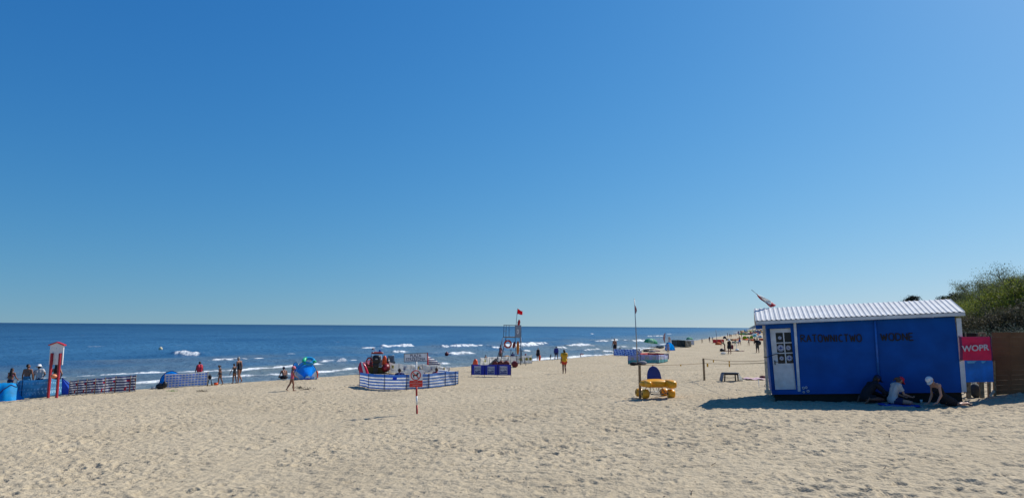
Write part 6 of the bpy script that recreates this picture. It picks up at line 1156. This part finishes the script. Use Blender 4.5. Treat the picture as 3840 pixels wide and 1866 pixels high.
def shrub(label, px, Y, ytop, w_, kind, name='shrub', nleaf=2600, group='shrubs on the dune', cat='shrub'):
    X = (px-CX)/F*Y*1.0; P = at(px, 1235, Y); X = P.x; z = gz(X, Y); ztop = at(px, ytop, Y).z; h = max(.7, ztop-z)
    t = thing(name, label, cat, (X, Y, z-.08), random.uniform(0, 6), group); rg = np.random.default_rng(int(px*7+Y*13))
    up = kind in ('willow', 'pine'); b = MB(); tips = []
    ns = 1 if name != 'shrub' else (6 if kind == 'willow' else 9)
    for i in range(ns):
        a = rg.uniform(0, 6.28); sp_ = w_*.42*(rg.uniform(.3, .95) if ns > 1 else .0); top = Vector((math.cos(a)*sp_, math.sin(a)*sp_, h*rg.uniform(.5, .86) if ns > 1 else h*.85)); base = Vector((math.cos(a)*w_*.06, math.sin(a)*w_*.06, -.1))
        mid = base.lerp(top, .5)+Vector((rg.uniform(-.1, .1)*w_, rg.uniform(-.1, .1)*w_, .08*h)); r_ = .016*h+.01
        b.tube([base, mid, top], [r_, r_*.65, r_*.2], 6)
        for k in range(7 if ns > 1 else 22):
            f = rg.uniform(.35, .98); p = base.lerp(mid, f*2) if f < .5 else mid.lerp(top, f*2-1)
            d = Vector((rg.normal()*.6, rg.normal()*.6, rg.uniform(.1, .8))).normalized()*(w_*.17 if ns > 1 else w_*.48*(1.15-f)); q = p+d; b.tube([p, p.lerp(q, .5)+Vector((0, 0, .03*h)), q], [r_*.35, r_*.25, r_*.1], 4); tips.append(q); tips.append(p.lerp(q, .6))
        tips.append(top)
    b.build('stem' if name == 'shrub' else 'trunk', BARK, t)
    tips = np.array([tuple(p) for p in tips]); n = nleaf; ci = rg.integers(0, len(tips), n); c = tips[ci]; sh_ = rg.uniform(.5, 1.2, len(tips))[ci]
    if name == 'shrub':
        o = np.clip(rg.normal(size=(n, 3)), -2, 2)*np.array([.085*w_, .085*w_, .065*h+.02])*sh_[:, None]
        if True:            # fill of the crown down to the ground
            m_ = n//2 if kind != 'willow' else n//4; a = rg.uniform(0, 6.28, m_); rr_ = np.sqrt(rg.uniform(0, 1, m_))*w_*.52; zz = rg.uniform(0, 1, m_)*h*(.7 if kind == 'willow' else 1)*np.sqrt(np.maximum(1-(rr_/(w_*.56))**2, .03))*(.75+.3*vn(a*2, rr_*3, 3)); c[:m_] = np.stack([rr_*np.cos(a), rr_*np.sin(a), zz], 1); o[:m_] *= .5
    else: o = rg.normal(size=(n, 3))*np.array([.10*w_, .10*w_, .035*h])*sh_[:, None]
    p = c+o; p[:, 2] = np.maximum(p[:, 2], 0.02)
    L_ = (.075 if kind == 'willow' else .062 if name == 'shrub' else .20)*rg.uniform(.6, 1.3, n); Wd = L_*(.30 if kind in ('willow', 'silver') else .55)
    d = rg.normal(size=(n, 3)); d[:, 2] = np.abs(d[:, 2])*(1.3 if kind == 'willow' else .8); d /= np.linalg.norm(d, axis=1)[:, None]; e = np.cross(d, rg.normal(size=(n, 3))); e /= np.linalg.norm(e, axis=1)[:, None]
    V = np.stack([p-e*Wd[:, None]*.5, p+d*L_[:, None]*.5-e*0, p+e*Wd[:, None]*.5, p-d*L_[:, None]*.5], 1).reshape(-1, 3)
    V = V[:, :]; Fq = np.arange(4*n).reshape(n, 4); cl = rg.integers(0, 10, len(tips))[ci]; mi = np.where(cl < 5, 0, np.where(cl < 8, 1, 2)); mi = np.where(rg.uniform(size=n) < .2, rg.integers(0, 3, n), mi)
    npmesh('crown', V, Fq, LF[kind], t, smooth=False, mi=mi)
    return t
row = [('tall airy willow shrub on the dune top', 'willow', [(3642, 46, 1122, 3.0), (3668, 42, 1092, 3.2), (3702, 38, 1052, 3.0), (3738, 37, 1028, 3.0), (3772, 36, 1022, 2.8), (3806, 36, 1042, 2.6), (3838, 33, 1002, 3.0), (3885, 32, 990, 3.4)], 13000),
       ('bright olive green shrub', 'olive', [(3596, 40, 1150, 3.2), (3628, 37, 1142, 3.2), (3662, 34, 1128, 3.2), (3700, 32, 1108, 3.2), (3738, 31, 1086, 3.2), (3778, 30, 1078, 3.2), (3818, 30, 1060, 3.2), (3862, 29, 1050, 3.2), (3905, 29, 1030, 3.2)], 11000),
       ('brown green scrub bush', 'brown', [(3602, 31, 1196, 2.6), (3636, 29.5, 1186, 2.6), (3672, 28, 1170, 2.6), (3710, 27.3, 1158, 2.6), (3748, 26.8, 1146, 2.6), (3788, 26.4, 1136, 2.6), (3828, 26, 1128, 2.6), (3872, 26, 1118, 2.6)], 6500),
       ('grey green silvery bush low behind the fence', 'silver', [(3612, 26.0, 1228, 1.7), (3645, 25, 1222, 1.7), (3690, 24.4, 1226, 1.7), (3728, 24.0, 1222, 1.6), (3765, 23.8, 1212, 1.8), (3800, 23.6, 1216, 1.6), (3838, 23.4, 1206, 1.8), (3880, 23.4, 1206, 1.8)], 4200)]
POS = ['nearest the hut roof', 'second from the hut', 'third from the hut', 'fourth from the hut', 'fifth from the hut', 'sixth from the hut', 'seventh from the hut', 'at the right picture edge', 'just outside the right picture edge']
for lb, kd, L_, n_ in row:
    for i, (px, Y, yt, w_) in enumerate(L_): shrub(lb+', '+(POS[i] if i < len(L_)-1 else 'last one at the right edge'), px, Y, yt, w_, kd, nleaf=n_)
for px, Y, yt, w_, lb in ((3409, 130, 1120, 3.4, 'small dark pine showing over the hut roof, left one of the pair'), (3437, 130, 1107, 4.0, 'small dark round pine showing over the hut roof, right one of the pair'), (3532, 95, 1123, 2.6, 'dark pine tip over the right part of the roof, leftmost of its row'), (3553, 92, 1104, 3.2, 'dark pine over the right part of the roof, second from left'), (3576, 88, 1112, 2.6, 'dark pine over the right part of the roof, third from left'),
                           (3597, 84, 1100, 3.0, 'dark pine behind the roof end, fourth from left'), (3619, 76, 1104, 2.6, 'dark pine beside the willow shrubs, rightmost of its row')):
    shrub(lb, px, Y, yt-14, w_*1.25, 'pine', name='pine_tree', nleaf=4500, group='pines beyond the dune', cat='tree')
# marram grass tufts that soften the dune foot
V = []; 
for k in range(9000):
    px = random.uniform(3560, 3960); Y = random.uniform(22.5, 44); X = (px-CX)/F*Y
    if dshore(X, Y) < 43.3: continue
    z = gz(X, Y); a = random.uniform(0, 6.28); h_ = random.uniform(.12, .38); lx_, ly_ = math.cos(a), math.sin(a); s_ = random.uniform(.1, .5)*h_
    V += [(X-.008*ly_, Y+.008*lx_, z), (X+.008*ly_, Y-.008*lx_, z), (X+lx_*s_+.002, Y+ly_*s_, z+h_), (X+lx_*s_-.002, Y+ly_*s_, z+h_)]
V = np.array(V); tag(npmesh('dune_grass', V, np.arange(len(V)).reshape(-1, 4), [leafmat('marram_grass', (.20, .20, .11))], smooth=False), 'short pale green dune grass growing between the bushes', 'grass', kind='stuff')
# headland far down the coast
a_ = np.linspace(0, 1, 60); V = []; 
c0 = at(2833, 1231, 5200); c1 = at(3330, 1231, 5600)
for i, u in enumerate(a_):
    pr = min(1, u/.05)**.6*(34+7*math.sin(u*17)+5*math.sin(u*41+1))
    for j, v in enumerate((0, .12, .35, .7, 1.0)):
        h = pr*(0, .75, 1.0, .95, .5)[j]*(1+.10*math.sin(u*90+j*2)); V.append((c0.x+(c1.x-c0.x)*u+j*30, c0.y+(c1.y-c0.y)*u+v*500, h-1))
Fq = [(i*5+j, (i+1)*5+j, (i+1)*5+j+1, i*5+j+1) for i in range(59) for j in range(4)]
npmesh('headland', V, Fq, [M('far_forest_haze_tint', (.055, .085, .10), .9, .3, .01)])['kind'] = 'structure'  # blue of distant haze mixed into the forest colour
# loose bits on the sand
rg = random.Random(11); b = MB()
for k in range(520):
    Y = 9*math.exp(rg.random()*1.5); X = rg.uniform(-.8, .8)*Y; d_ = dshore(X, Y)
    if d_ < 6 or d_ > 42: continue
    s_ = rg.uniform(.005, .012); z = gz(X, Y)+.008; rot = Matrix.Rotation(rg.uniform(0, 3), 3, 'Z')
    b.box((X, Y, z), (s_*rg.uniform(1, 3), s_, s_*.8), rg.randrange(2), rot)
tag(b.build('beach_debris', [M('dark_bark_bits', (.035, .025, .02), .9), M('shell_bits', (.10, .075, .055), .8)], None), 'tiny dark bits of bark and shell scattered over the sand', 'debris', kind='stuff')
def twig(label, px, py, px2, py2):
    a = G(px, py); c = G(px2, py2); d = c-a; b = MB(); b.tube([(0, 0, .01), d*.5+Vector((.02, 0, .03)), d+Vector((0, 0, .02))], [.006, .005, .003], 5); b.tube([d*.45+Vector((.02, 0, .03)), d*.6+Vector((.05, .03, .05))], [.004, .002], 4)
    q = b.build('twig', M('twig_bark', (.05, .035, .025), .9), None); q.location = a; tag(q, label, 'twig', 'twigs on the foreground sand')
for q in (('short bent twig to the right below the hut', 3336, 1640, 3327, 1630), ('short stick in the foreground under the people in the shade', 3320, 1752, 3314, 1762), ('thin stick lower on the sand below the wheelchair', 2592, 1860, 2586, 1842),
          ('flat dark piece of bark in the foreground right of the wheelchair', 2668, 1744, 2684, 1743), ('dark stick stuck in the sand low right of the beach sign', 2004, 1551, 2010, 1560)): twig(*q)
